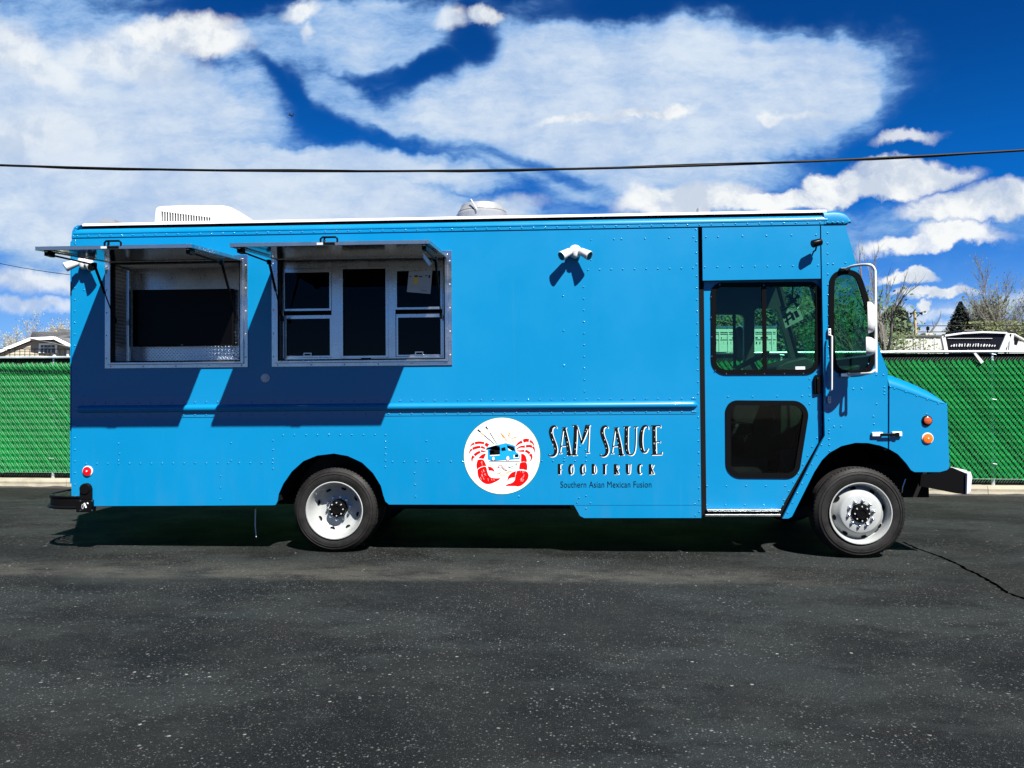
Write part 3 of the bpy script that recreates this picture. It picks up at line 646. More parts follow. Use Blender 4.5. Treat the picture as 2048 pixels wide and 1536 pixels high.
rrow(Lx(1655, 466), Lx(1658, 860), 20); rrow(Lx(1658, 866), Lx(1659, 902), 4); rrow((Lx(1643, 890)), Lx(1575, 1025), 8)
rrow(Ld(1646-12, 876), Ld(1568, 1000), 8, DY); hrow(Ld(1414, 972)[0], Ld(1571, 972)[0], Ld(1490, 972)[1], DY, .2); hrow(Ld(1413, 1010)[0], Ld(1566, 1010)[0], Ld(1490, 1010)[1], DY, .2)
hrow(Ld(1456, 793)[0], Ld(1604, 793)[0], Ld(1520, 793)[1], DY, .24); rrow(Ld(1619, 758), Ld(1619, 808), 4, DY); rrow(Ld(1644, 825), Ld(1644, 850), 2, DY)
for p in ((1666, 528), (1691, 526), (1737, 728), (1752, 729), (1753, 750), (1767, 750), (1769, 774), (1769, 781), (1769, 788), (1753, 808), (1747, 833), (1748, 848), (1668, 853), (1682, 853), (1707, 778), (1723, 777)): rivet(*Lx(*p))
for p in ((1781, 774), (1789, 777), (1811, 784), (1833, 792), (1854, 799), (1876, 807), (1853, 828)): rivet(*Lx(*p), -.001)
_o = RV.build('rivets', riv_m, truck, kind='stuff'); _o.data.shade_smooth()
WR = MB(); RVS = RV; RV = WR
for p in ((1439, 570), (1527, 571), (1422, 594), (1422, 635), (1423, 674), (1423, 713), (1430, 741), (1452, 747.5), (1490, 747.5), (1528, 747.5), (1568, 747.5), (1606, 747), (1635, 740), (1640, 717), (1640, 678), (1640, 638), (1640, 597)): rivet(*Ld(*p), DY-.012, .006)
WR.build('gasket_screws', alu, door, smooth=True, kind='stuff'); RV = RVS
# --- cab lamps and details on the fender
def disc_part(name, c, r, y0, y1, m, parent, n=24): return MB().lathe([(0, y0), (r*.8, y0), (r, (y0*2+y1)/3), (r, y1), (0, y1)], (c[0], 0, c[1]), 'y', n).build(name, m, parent, smooth=True)
a_ = Lx(1853.5, 841); mk = disc_part('marker_light', a_, .048, -.014, -.001, black, truck); disc_part('lens', a_, .036, -.03, -.014, amber, mk)
a_ = Lx(1854.5, 876.5); mk = disc_part('marker_light', a_, .053, -.012, -.001, white, truck); disc_part('lens', a_, .044, -.022, -.012, orange, mk); disc_part('lens_centre', a_, .007, -.026, -.022, white, mk, 10)
a_ = Lx(176, 942); mk = disc_part('marker_light', a_, .052, -.012, -.001, white, truck); disc_part('lens', a_, .043, -.022, -.012, redm, mk); disc_part('lens_centre', a_, .008, -.026, -.022, white, mk, 10)
a_ = Lx(531, 756); mk = disc_part('power_inlet', a_, .043, -.014, -.001, white, truck); disc_part('inlet_cap', a_, .030, -.02, -.014, white, mk)
MB().box((a_[0]+.02, -.024, a_[1]-.012), (a_[0]+.032, -.014, a_[1]+.012)).build('inlet_catch', greym, mk)
hl = empty('hood_latch', parent=truck)
q0, q1 = Lx(1742, 873), Lx(1764, 864); MB().box((q0[0], -.03, q0[1]), (q1[0], -.001, q1[1])).build('latch_base', white, hl, bevel=.008)
q0, q1 = Lx(1782, 873), Lx(1802, 863); MB().box((q0[0], -.03, q0[1]), (q1[0], -.001, q1[1])).build('latch_catch', white, hl, bevel=.008)
q0, q1 = Lx(1758, 872), Lx(1792, 866); MB().box((q0[0], -.04, q0[1]), (q1[0], -.028, q1[1])).box((q1[0]-.02, -.042, q0[1]-.004), (q1[0]+.015, -.026, q1[1]+.006)).build('latch_strap', black, hl, bevel=.004)
# --- bumpers
q = [Lx(1924, 945, .06), Lx(1931, 941, .06), Lx(1934.5, 952, .06), Lx(1931, 982, .06), Lx(1923, 987, .06)]
bp = MB().prism([q[0], q[1], q[2], q[3], q[4]], -.03, WID+.03).build('front_bumper', white, truck, bevel=.006)
MB().prism([Lx(1855, 946, .06), Lx(1898, 934, .06), Lx(1924.5, 945, .06), Lx(1923.5, 987, .06), Lx(1905, 985, .06), Lx(1834, 971, .06), Lx(1836, 950, .06)], .0, .03).build('bumper_bracket', black, truck)
MB().prism([Lx(1898, 933, .06), Lx(1931, 940, .06), Lx(1924, 945, .06), Lx(1898, 938, .06)], .03, WID).build('bumper_top', white, truck)
rb = empty('rear_bumper', parent=truck); wellb = mat('glint_step_paint', (.03, .03, .03), .25, .6, var=(20, .4))  # tread bars coloured lighter than the bumper to paint in their glints
BX, BZ, BR = -5.045, .578, .36
path = [(-4.50, -.01)]+[(BX+BR-BR*math.sin(a), -.01+BR*(1-math.cos(a))) for a in [k*pi/16 for k in range(0, 9)]]+[(BX, WID-.3), (BX+.1, WID), (-4.5, WID+.01)]
def wall_along(path, z0, z1, off=0.):
    mb = MB(); n = len(path); c = Vector((-4.6, WID/2)); vs = []
    for x, y in path:
        o_ = Vector((x+4.62, (y-WID/2)*.2)); o_ = o_.normalized()*off if o_.length else o_
        vs += [(x+o_.x, y+o_.y*0-(off if y < .1 else 0)*.6, z0), (x+o_.x, y-(off if y < .1 else 0)*.6, z1)]
    mb.add(vs, [(2*i, 2*i+1, 2*i+3, 2*i+2) for i in range(n-1)]); return mb
wall_along(path, BZ-.11, BZ-.012).build('bumper_face', black, rb, smooth=True, fix=False)
MB().tube([(x, y, BZ-.008) for x, y in path], .011, 8).build('bumper_rim', black, rb, smooth=True)
MB().tube([(x-.012 if i else x, y-.006, BZ-.112) for i, (x, y) in enumerate(path)], .016, 8).build('bumper_lip', black, rb, smooth=True)
inner = [(XR-.0, .0), (XR+.0, WID)]
for k in range(26):
    y0 = .05+k*.085; xo = BX+.03 if y0 > .3 else BX+BR-math.sqrt(max(0, BR**2-(BR-y0)**2))+.02
    MB().box((xo, y0, BZ-.02), (XR+.03, y0+.022, BZ-.004), rot=Matrix.Rotation(.35, 3, 'Z')).build('tread_bar', wellb, rb)
for k in range(3):
    x = BX+.07+k*.08; MB().box((x, .12, BZ-.03), (x+.012, WID-.1, BZ-.018)).build('cross_bar', black, rb)
hb = empty('hitch_box', parent=truck)
q0, q1 = Lx(163, 999), Lx(186, 975); MB().box((q0[0], -.035, q0[1]), (q1[0], -.001, q1[1])).build('box_lid', black, hb, bevel=.006)
MB().lathe([(0, -.045), (.05, -.045), (.055, -.03), (.055, -.001)], (Lx(174, 977)[0], 0, Lx(174, 977)[1]), 'y', 16).build('box_hinge', black, hb, smooth=True)
q0, q1 = Lx(159, 1023), Lx(188, 999); MB().box((q0[0], -.06, q0[1]), (q1[0], .04, q1[1])).build('box_body', black, hb, bevel=.008)
for px in (161.5, 184.5):
    for py in (1001.5, 1020.5): c_ = Lx(px, py, -.06); MB().tube([(c_[0], -.066, c_[1]), (c_[0], -.059, c_[1])], .007, 8).build('bolt', alu, hb)
l_, r_ = ribbon([Lx(168.6, 1006, -.06), Lx(172.5, 1015.5, -.06)], .014); MB().prism([tuple(p) for p in l_]+[tuple(p) for p in r_[::-1]], -.0625, -.0605).build('white_mark', inkw, hb)
ringo = [Lx(165.6+2.2*math.cos(a), 1013+5*math.sin(a), -.06) for a in [2*pi*k/14 for k in range(14)]]
MB().prism(ringo, -.0625, -.0605, [inset(ringo, .004)]).build('grey_mark', greym, hb)
l_, r_ = ribbon([Lx(174, 1005.5, -.06), Lx(177, 1007.3, -.06)], .009); MB().prism([tuple(p) for p in l_]+[tuple(p) for p in r_[::-1]], -.0625, -.0605).build('white_mark', inkw, hb)
# rear edge: door hinge strip and grab handle with yellow sleeve
MB().box((XR-.028, .02, .7), (XR-.018, .05, 3.09)).box((XR-.018, .02, 3.05), (XR, .06, 3.1)).build('rear_door_edge', blue, truck)
MB().tube([(XR-.0, .1, 2.05), (XR-.055, .1, 2.03), (XR-.055, .1, 1.86), (XR-.03, .1, 1.82)], .011, 8).build('rear_grab_handle', white, truck, smooth=True)
MB().tube([(XR-.052, .1, 2.05), (XR-.052, .1, 1.93)], .017, 8).build('handle_sleeve', yellow, truck, smooth=True)
# --- tread plate helper: raised lozenges on a sheet
def tread(origin, ux, uy, w, h, nrm, parent, pitch=.036, flat_name='tread_plate'):
    o, ux, uy, nr = Vector(origin), Vector(ux), Vector(uy), Vector(nrm)
    sheet = MB().add([o, o+ux*w, o+ux*w+uy*h, o+uy*h], [(0, 1, 2, 3)]).build(flat_name, plate_m, parent, fix=False)
    mb = MB(); i = 0; ny = int(h/(pitch*.5)); nx = int(w/pitch)
    for r in range(ny):
        for c in range(nx):
            cx, cy = (c+.5+(.5 if r % 2 else 0))*pitch, (r+.5)*pitch*.5
            if cx > w-.012 or cy > h-.008: continue
            s = 1 if r % 2 else -1; a = Vector((s*.7071, .7071)); b = Vector((-a.y, a.x)); l, k = pitch*.40, pitch*.11
            pts = [Vector((cx, cy))+a*l, Vector((cx, cy))+b*k*1.3, Vector((cx, cy))-a*l, Vector((cx, cy))-b*k]
            P = [o+ux*p.x+uy*p.y+nr*.0005 for p in pts]+[o+ux*cx+uy*cy+nr*.011]
            mb.add(P, [(0, 1, 4), (1, 2, 4), (2, 3, 4), (3, 0, 4)])
    if mb.v: mb.build('raised_tread', plate_m, parent, fix=False, smooth=False, kind='stuff')
    return sheet
# --- hatch frames
def hatch_frame(F, n_bolt):
    fr = empty('hatch_frame', parent=truck); x0, z0, x1, z1 = F; w = .036
    MB().prism([(x0, z0), (x1, z0), (x1, z1), (x0, z1)], -.012, -.001, [[(x0+w, z0+w), (x1-w, z0+w), (x1-w, z1-w), (x0+w, z1-w)]]).build('outer_flange', alu, fr, bevel=.002)
    MB().prism([(x0+w, z0+w), (x1-w, z0+w), (x1-w, z1-w), (x0+w, z1-w)], -.032, .05, [[(x0+w+.03, z0+w+.022), (x1-w-.03, z0+w+.022), (x1-w-.03, z1-w-.022), (x0+w+.03, z1-w-.022)]]).build('inner_rim', alu, fr, bevel=.003)
    MB().prism([(x0+w+.031, z0+w+.023), (x1-w-.031, z0+w+.023), (x1-w-.031, z1-w-.023), (x0+w+.031, z1-w-.023)], -.024, .04, [[(x0+w+.042, z0+w+.034), (x1-w-.042, z0+w+.034), (x1-w-.042, z1-w-.034), (x0+w+.042, z1-w-.034)]]).build('rubber_seal', black, fr)
    sc = MB()
    for k in range(n_bolt):
        x = x0+.06+(x1-x0-.12)*k/(n_bolt-1)
        for z in (z0+w/2,): sc.lathe([(0, -.016), (.006, -.015), (.008, -.012)], (x, 0, z), 'y', 8)
    for k in range(5):
        for x in (x0+w/2, x1-w/2): sc.lathe([(0, -.016), (.006, -.015), (.008, -.012)], (x, 0, z0+.1+(z1-z0-.2)*k/4), 'y', 8)
    sc.build('screws', greym, fr, kind='stuff')
    return fr
def hatch_door(F, left_arm=True):
    x0, z0, x1, z1 = F; x0 += .045; x1 -= .045
    hz_, hy = 2.868, -.036; oy, oz = -1.108, 2.788
    hd_ = empty('serving_hatch', parent=truck); d = Vector((0, oy-hy, oz-hz_)); ln = d.length; d.normalize(); up = Vector((0, -d.z, d.y)).normalized()*-1
    if up.z < 0: up = -up
    def P(x, s, h_): q = Vector((x, hy, hz_))+d*s+up*h_; return q
    def slab(mb, xa, xb, sa, sb, ha, hb_):
        vs = [P(x, s, h_) for h_ in (ha, hb_) for x, s in ((xa, sa), (xb, sa), (xb, sb), (xa, sb))]
        mb.add(vs, [(0, 1, 2, 3), (4, 7, 6, 5), (0, 4, 5, 1), (1, 5, 6, 2), (2, 6, 7, 3), (3, 7, 4, 0)])
    m1 = MB(); slab(m1, x0+.02, x1-.02, .02, ln-.01, .012, .026); m1.build('hatch_skin', blue, hd_)
    m2 = MB(); slab(m2, x0, x0+.03, 0, ln, -.004, .0275); slab(m2, x1-.03, x1, 0, ln, -.004, .0275); slab(m2, x0+.031, x1-.031, ln-.03, ln, -.004, .0275); slab(m2, x0+.031, x1-.031, 0, .025, -.004, .0275); m2.build('edge_trim', alu, hd_, bevel=.002)
    m3 = MB(); slab(m3, x0+.032, x1-.032, .026, ln-.031, .002, .010); m3.build('underside_sheet', mirror_m, hd_)
    m4 = MB(); m4.tube([P(x0-.0, 0.0, .01), P(x1, 0.0, .01)], .013, 8); m4.build('hinge', alu, hd_, smooth=True)
    cx = (x0+x1)/2
    h_ = MB(); h_.tube([P(cx-.07, ln-.005, .02), P(cx-.07, ln-.005, .05), P(cx-.055, ln-.005, .064), P(cx+.055, ln-.005, .064), P(cx+.07, ln-.005, .05), P(cx+.07, ln-.005, .02)], .0085, 8); h_.tube([P(cx-.04, ln-.005, .02), P(cx-.035, ln-.005, .055)], .009, 6)
    h_.build('handle', black, hd_, smooth=True)
    l_ = MB(); slab(l_, cx-.045, cx+.05, ln-.01, ln+.008, .0, .02); l_.build('latch', black, hd_)
    l_ = MB(); slab(l_, cx-.1, cx-.05, ln-.01, ln+.004, .002, .02); l_.build('latch_plate', white, hd_)
    for x in (x0+.055, x1-.055):
        sgn = 1 if x < cx else -1
        a = P(x, ln-.11, -.03); b = P(x+.005*sgn, .33, -.055); c = Vector((x+.005*sgn, -.018, 2.30))
        mb = MB(); mb.tube([a, b], .0085, 8); mb.box(a-Vector((.018, .05, .016)), a+Vector((.018, .04, .03))); mb.build('folding_arm', black, hd_, smooth=True)
        mb = MB(); slab(mb, x-.012, x+.012, .3, ln-.06, -.012, -.004); mb.build('arm_track', alu, hd_)
        mb = MB(); mb.tube([b, b+(c-b)*.5], .0125, 8); mb.tube([b+(c-b)*.5, c], .006, 8); mb.box(b-Vector((.015, .02, .02)), b+Vector((.015, .02, .02))); mb.box(c-Vector((.012, .012, .025)), c+Vector((.012, .012, .025))); mb.build('gas_strut', black, hd_, smooth=True)
    return hd_
fr1 = hatch_frame(F1, 5); fr2 = hatch_frame(F2, 6)
h1 = hatch_door(F1); h2 = hatch_door(F2)
# --- recessed television behind the first hatch
rc = empty('television_recess', parent=truck); RY = .30
x0, z0, x1, z1 = F1[0]+.07, F1[1]+.06, F1[2]-.07, F1[3]-.06
tread((x0, RY, z0), (1, 0, 0), (0, 0, 1), x1-x0, z1-z0, (0, -1, 0), rc)
tread((x0, .0, z0), (0, 1, 0), (0, 0, 1), RY, z1-z0, (1, 0, 0), rc, flat_name='side_plate')
tread((x1, .0, z0), (0, 1, 0), (0, 0, 1), RY, z1-z0, (-1, 0, 0), rc, flat_name='side_plate')
tread((x0, .0, z0), (1, 0, 0), (0, 1, 0), x1-x0, RY, (0, 0, 1), rc, flat_name='floor_plate')
tread((x0, .0, z1), (1, 0, 0), (0, 1, 0), x1-x0, RY, (0, 0, -1), rc, flat_name='top_plate')
MB().box((x0+.07, .12, z0+.001), (x0+.1, .15, z1-.05)).build('post_strip', alu, rc); 
tvq = (Lx(265, 693, .22), Lx(466, 577, .22))
tv = MB().box((tvq[0][0], .22, tvq[0][1]), (tvq[1][0], .27, tvq[1][1])).build('television', black, rc, bevel=.006)
MB().box((tvq[0][0]+.012, .2185, tvq[0][1]+.018), (tvq[1][0]-.012, .2195, tvq[1][1]-.012)).build('television_screen', screenm, rc)
MB().tube([(tvq[1][0]-.02, .26, tvq[0][1]-.0), (tvq[1][0]-.03, .25, tvq[0][1]-.05), (tvq[1][0]+.0, .24, tvq[0][1]-.11), (tvq[1][0]+.06, .22, tvq[0][1]-.13)], .004, 6).build('power_lead', black, rc, smooth=True)
q_ = Lx(364, 690, .2185); MB().box((q_[0]-.012, .2175, q_[1]-.003), (q_[0]+.012, .2185, q_[1]+.003)).build('television_badge', greym, rc)
# --- service windows behind the second hatch
WY = .07
def Lw(px, py): return Lx(px, py, WY)
sw = empty('service_window', parent=truck)
wx0, wx1 = F2[0]+.07, F2[2]-.07; wz0, wz1 = F2[1]+.06, F2[3]-.06
bays = [(Lw(567, 650)[0], Lw(663, 650)[0]), (Lw(684, 650)[0], Lw(774, 650)[0]), (Lw(791, 650)[0], Lw(885, 650)[0])]
zb, zt = Lw(700, 714)[1], Lw(700, 536)[1]
MB().prism([(wx0, wz0), (wx1, wz0), (wx1, wz1), (wx0, wz1)], WY, WY+.05, [[(a, zb), (b, zb), (b, zt), (a, zt)] for a, b in bays]).build('window_frame', alu, sw, bevel=.003)
for i, (a, b) in enumerate(bays):
    if i == 1:
        MB().prism([(a-.012, zb-.012), (b+.012, zb-.012), (b+.012, zt+.012), (a-.012, zt+.012)], WY-.01, WY-.0005, [[(a+.012, zb+.012), (b-.012, zb+.012), (b-.012, zt-.012), (a+.012, zt-.012)]]).build('sash', alu, sw, bevel=.002)
        MB().box((a, WY+.02, zb), (b, WY+.024, zt)).build('pane', kitglass, sw)
    else:
        zm = Lw(700, 619)[1]
        MB().prism([(a, zm-.01), (b, zm-.01), (b, zt), (a, zt)], WY-.012, WY+.012, [[(a+.018, zm+.014), (b-.018, zm+.014), (b-.018, zt-.04), (a+.018, zt-.04)]]).build('upper_sash', alu, sw, bevel=.002)
        MB().prism([(a+.002, zb), (b-.002, zb), (b-.002, zm-.012), (a+.002, zm-.012)], WY+.016, WY+.036, [[(a+.022, zb+.018), (b-.022, zb+.018), (b-.022, zm-.085), (a+.022, zm-.085)]]).build('lower_sash', alu, sw, bevel=.002)
        MB().box((a+.003, WY+.013, zm-.05), (b-.003, WY+.0155, zm-.011)).build('sash_shadow', blackm, sw)  # black bar painted in as the shadow between the sashes
        MB().box((a+.01, WY-.004, zm), (b-.01, WY, zt-.02)).build('pane', kitglass, sw)
        MB().box((a+.01, WY+.024, zb+.01), (b-.01, WY+.028, zm-.03)).build('pane', kitglass, sw)
        MB().prism([((a+b)/2-.04, zb+.012), ((a+b)/2+.04, zb+.012), ((a+b)/2+.04, zb+.045), ((a+b)/2-.04, zb+.045)], WY+.0, WY+.015, [[((a+b)/2-.032, zb+.018), ((a+b)/2+.032, zb+.018), ((a+b)/2+.032, zb+.038), ((a+b)/2-.032, zb+.038)]]).build('finger_pull', alu, sw)
c_ = (bays[1][0]+bays[1][1])/2; MB().box((c_-.03, WY-.02, zb-.028), (c_+.06, WY-.011, zb-.012)).build('window_latch', black, sw)
# menu / permit paper behind the right upper pane, pale instruction card on the hatch
def Lp(px, py): return Lx(px, py, WY-.008)
pq = [Lp(814, 584), Lp(861, 588), Lp(865, 541), Lp(818, 543)]
nt_ = empty('paper_notice', parent=truck); MB().prism(pq, WY-.0155, WY-.014).build('sheet', paper, nt_)
def onpaper(u_, v_): a = Vector(pq[3]).lerp(Vector(pq[2]), u_); b = Vector(pq[0]).lerp(Vector(pq[1]), u_); return a.lerp(b, v_)
for (u0, v0_, u1, v1, mm) in ((.05, .22, .12, .27, inkk), (.26, .2, .4, .27, inkk), (.45, .24, .6, .29, inkk), (.72, .2, .8, .24, inkk), (.86, .2, .93, .32, inkk), (.25, .34, .42, .6, yellow), (.08, .68, .8, .695, greym), (.08, .74, .9, .752, greym), (.08, .79, .7, .80, greym), (.58, .84, .84, .93, greym)):
    MB().prism([tuple(onpaper(*p)) for p in ((u0, v1), (u1, v1), (u1, v0_), (u0, v0_))], WY-.0165, WY-.0158).build('print', mm, nt_)
cq = [L3(845, 505, -.85), L3(862, 527, -.55), L3(858, 532, -.55), L3(846, 516, -.85)]
MB().add([tuple(p) for p in cq]+[tuple(p+Vector((.006, 0, 0))) for p in cq], [(0, 1, 2, 3), (4, 7, 6, 5), (0, 4, 5, 1), (1, 5, 6, 2), (2, 6, 7, 3), (3, 7, 4, 0)]).build('instruction_card', paper, h2)
for t_ in (.12, .36, .6):
    a = cq[0].lerp(cq[1], t_); b = cq[0].lerp(cq[1], t_+.12); a2 = cq[3].lerp(cq[2], t_); b2 = cq[3].lerp(cq[2], t_+.12)
    q4 = [a.lerp(a2, .25), b.lerp(b2, .25), b.lerp(b2, .75), a.lerp(a2, .75)]; MB().add([tuple(p-Vector((.001, .001, 0))) for p in q4], [(0, 1, 2, 3)]).build('card_print', inkb if t_ < .3 else inkk, h2, fix=False)
# --- flood lights, camera
def flood(px, py, mm=white):
    c = L3(px, py, -.045); f_ = empty('flood_light', parent=truck)
    MB().lathe([(0, -.11), (.03, -.105), (.055, -.085), (.064, -.05), (.06, -.001)], (c.x, 0, c.z), 'y', 20).build('lamp_base', mm, f_, smooth=True)
    MB().lathe([(0, -.03), (.02, -.022), (.033, 0), (.036, .03)], (c.x, -.075, c.z-.045), 'z', 16).build('motion_sensor', white, f_, smooth=True)
    for s_ in (-1, 1):
        ax = Vector((s_*.62, -.45, -.42)).normalized(); o_ = c+Vector((s_*.055, -.05, -.01))
        hb_ = MB().tube([o_-ax*.02, o_, o_+ax*.05, o_+ax*.105, o_+ax*.11], [.02, .036, .04, .046, .044], 16); hb_.build('lamp_head', mm, f_, smooth=True)
        MB().tube([o_+ax*.1105, o_+ax*.113], .038, 16).build('lamp_glass', meshglass, f_)
    return f_
flood(1150, 503); flood(170, 525)
cmr = empty('spot_camera', parent=truck); c = L3(1634, 486, -.1)
MB().tube([c+Vector((.035, .01, .012)), c+Vector((.03, 0, .01)), c+Vector((-.045, -.02, -.012)), c+Vector((-.05, -.02, -.014))], [.02, .034, .036, .03], 16).build('camera_body', black, cmr, smooth=True)
MB().tube([c+Vector((.0, .01, -.02)), c+Vector((.002, .05, -.06)), c+Vector((.002, .098, -.06))], .008, 8).build('camera_arm', black, cmr, smooth=True)
# --- mirrors on a white tube
my = -.28
mr = empty('side_mirror', parent=truck)
a0 = L3(1690, 540, -.02)
pts = [L3(1690, 539, -.03), L3(1703, 533, -.12), L3(1720, 530, -.2), L3(1737, 529.5, my), L3(1744, 532, my), L3(1749, 540, my), L3(1750.5, 560, my), L3(1752, 730, my), L3(1750.5, 738, my), L3(1745, 744, my), L3(1736, 747, my+.02), L3(1715, 748, -.15), L3(1695, 749, -.03)]
MB().tube(smooth_line(pts, 3), .0125, 10).build('mirror_tube', white, mr, smooth=True)
for (px, py) in ((1689, 540), (1690, 750)):
    c = L3(px, py, -.02); MB().box((c.x-.045, -.045, c.z-.018), (c.x+.045, -.001, c.z+.018)).build('tube_bracket', black if py < 600 else alu, mr, bevel=.005)
def mirror_head(pxl, pxr, py0, py1):
    cm = Vector(L3((pxl+pxr)/2, (py0+py1)/2, my)); hh = (L3(pxl, py0, my).z-L3(pxl, py1, my).z)/2; xl = L3(pxl, py0, my).x; dp = L3(pxr, py0, my).x-xl
    mb = MB(); vs = []; n1, n2 = 8, 20; hw = .11
    for i in range(n1+1):
        t = i/n1*pi/2; k = math.cos(t)**.55 if i < n1 else 0
        for j in range(n2):
            a = 2*pi*j/n2; ca, sa = math.cos(a), math.sin(a); e = 2/3.2
            vs.append((xl+dp*math.sin(t), my-.02+hw*k*(abs(ca)**e)*(1 if ca > 0 else -1), cm.z+hh*k*(abs(sa)**e)*(1 if sa > 0 else -1)))
    RZ = Matrix.Rotation(math.radians(-24), 3, 'Z'); pc = Vector((xl, my-.02, cm.z)); yw_ = lambda p: tuple(RZ @ (Vector(p)-pc)+pc)
    vs = [yw_(p) for p in vs]
    mb.add(vs, [(i*n2+j, i*n2+(j+1) % n2, (i+1)*n2+(j+1) % n2, (i+1)*n2+j) for i in range(n1) for j in range(n2)]+[tuple(range(n2))])
    mb.build('mirror_housing', white, mr, smooth=True)
    fv = [(xl-.003, my-.02+hw*.9*(abs(math.cos(t))**.62)*(1 if math.cos(t) > 0 else -1), cm.z+hh*.9*(abs(math.sin(t))**.62)*(1 if math.sin(t) > 0 else -1)) for t in [2*pi*j/n2 for j in range(n2)]]
    MB().add([yw_(p) for p in fv], [tuple(range(n2))]).build('mirror_glass', chrome, mr, fix=False)
mirror_head(1734, 1749, 604, 667); mirror_head(1731, 1748, 674, 712)
# --- cab interior
stw = empty('steering_wheel', parent=truck); c = L3(1502, 722, 1.75); R3 = Matrix.Rotation(math.radians(-28), 3, 'Y')
MB().tube([c+R3 @ Vector((.22*math.cos(a), .22*math.sin(a), 0)) for a in [2*pi*k/28 for k in range(29)]], .014, 8).build('wheel_rim', black, stw, smooth=True)
for k in range(3): a = 2*pi*k/3; MB().tube([c, c+R3 @ Vector((.21*math.cos(a), .21*math.sin(a), 0))], .012, 6).build('spoke', black, stw)
MB().tube([c, c+R3 @ Vector((0, 0, -.9))], .03, 8).build('steering_column', black, stw)
MB().prism([Lx(1530, 765, 1.2), Lx(1536, 735, 1.2), Lx(1560, 723, 1.2), Lx(1590, 716, 1.2), Lx(1606, 722, 1.2), Lx(1622, 742, 1.2), Lx(1640, 765, 1.2)], .9, 1.6).build('engine_cover', dark, truck, bevel=.03)
wellm = mat('worn_grey_paint', (.05, .055, .055), .6, var=(4, .3))
MB().prism([Lx(1560, 902, .45), Lx(1600, 898, .45), Lx(1600, 960, .45), Lx(1566, 960, .45)], .45, .5).build('kick_panel', wellm, truck)
MB().prism([Lx(1462, 915, .5), Lx(1536, 917, .5), Lx(1532, 960, .5), Lx(1462, 960, .5)], .5, .52).build('step_riser', wellm, truck)
MB().prism([Lx(1541, 878, .6), Lx(1556, 800, .6), Lx(1612, 800, .6), Lx(1600, 845, .6)], .6, .62).build('heater_duct', wellm, truck)
MB().tube([L3(1482, 876, .4), L3(1503, 868, .4)], .01, 6).build('step_handle', alu, truck)
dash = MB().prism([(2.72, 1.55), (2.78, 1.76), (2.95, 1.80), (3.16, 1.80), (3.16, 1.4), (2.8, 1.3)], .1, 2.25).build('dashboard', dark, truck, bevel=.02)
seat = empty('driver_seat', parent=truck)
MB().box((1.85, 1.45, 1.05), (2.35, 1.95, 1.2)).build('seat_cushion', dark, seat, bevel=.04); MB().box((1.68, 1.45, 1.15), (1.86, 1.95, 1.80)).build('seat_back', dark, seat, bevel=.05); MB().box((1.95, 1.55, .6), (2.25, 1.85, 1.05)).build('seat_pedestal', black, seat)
fan = empty('dashboard_fan', parent=truck); c = L3(1586, 601, .9)
for r_ in (.1, .075, .045): MB().tube([c+Vector((r_*math.cos(a)*.9, r_*math.cos(a)*.35, r_*math.sin(a))) for a in [2*pi*k/24 for k in range(25)]], .003, 5).build('fan_guard', alu, fan)
MB().lathe([(0, -.02), (.03, -.015), (.035, .05), (0, .06)], tuple(c), 'y', 14).build('fan_motor', black, fan, smooth=True)
for k in range(4):
    a = k*pi/2+.4; MB().prism([(c.x, c.z), (c.x+.085*math.cos(a), c.z+.085*math.sin(a)), (c.x+.085*math.cos(a+.6), c.z+.085*math.sin(a+.6))], c.y+.0, c.y+.003).build('fan_blade', black, fan)
MB().tube([c+Vector((0, .03, .02)), c+Vector((.02, .05, .2)), c+Vector((.03, .05, .42))], .01, 6).build('fan_stalk', black, fan)
PY = 1.3
def Lq(px, py): return Lx(px, py, PY)
sg = empty('windscreen_placard', parent=truck)
MB().prism([Lq(1559, 613), Lq(1592, 618), Lq(1600, 621), Lq(1607, 638), Lq(1571, 657)][::-1], PY, PY+.004).build('card', cardm, sg)
for (p, q, w_) in (((1561, 616), (1568, 612), .02), ((1563, 622), (1576, 614), .02), ((1567, 636), (1582, 624), .03), ((1570, 644), (1586, 632), .02), ((1577, 650), (1571, 626), .02), ((1588, 640), (1583, 626), .03), ((1596, 634), (1590, 622), .04)):
    l_, r_ = ribbon([Lq(*p), Lq(*q)], w_); MB().prism([tuple(a) for a in l_]+[tuple(a) for a in r_[::-1]], PY-.003, PY-.001).build('placard_print', inkk, sg)
fm = empty('far_side_mirror', parent=truck); c = L3(1479, 688, 2.55)
MB().tube([c+Vector((0, 0, .22)), c+Vector((0, 0, .18)), c+Vector((0, 0, -.18)), c+Vector((0, 0, -.22))], [.02, .07, .07, .02], 14).build('mirror_housing', black, fm, smooth=True)
MB().tube([c+Vector((.1, 0, .3)), c+Vector((.1, 0, -.3))], .012, 8).build('mirror_tube', black, fm)
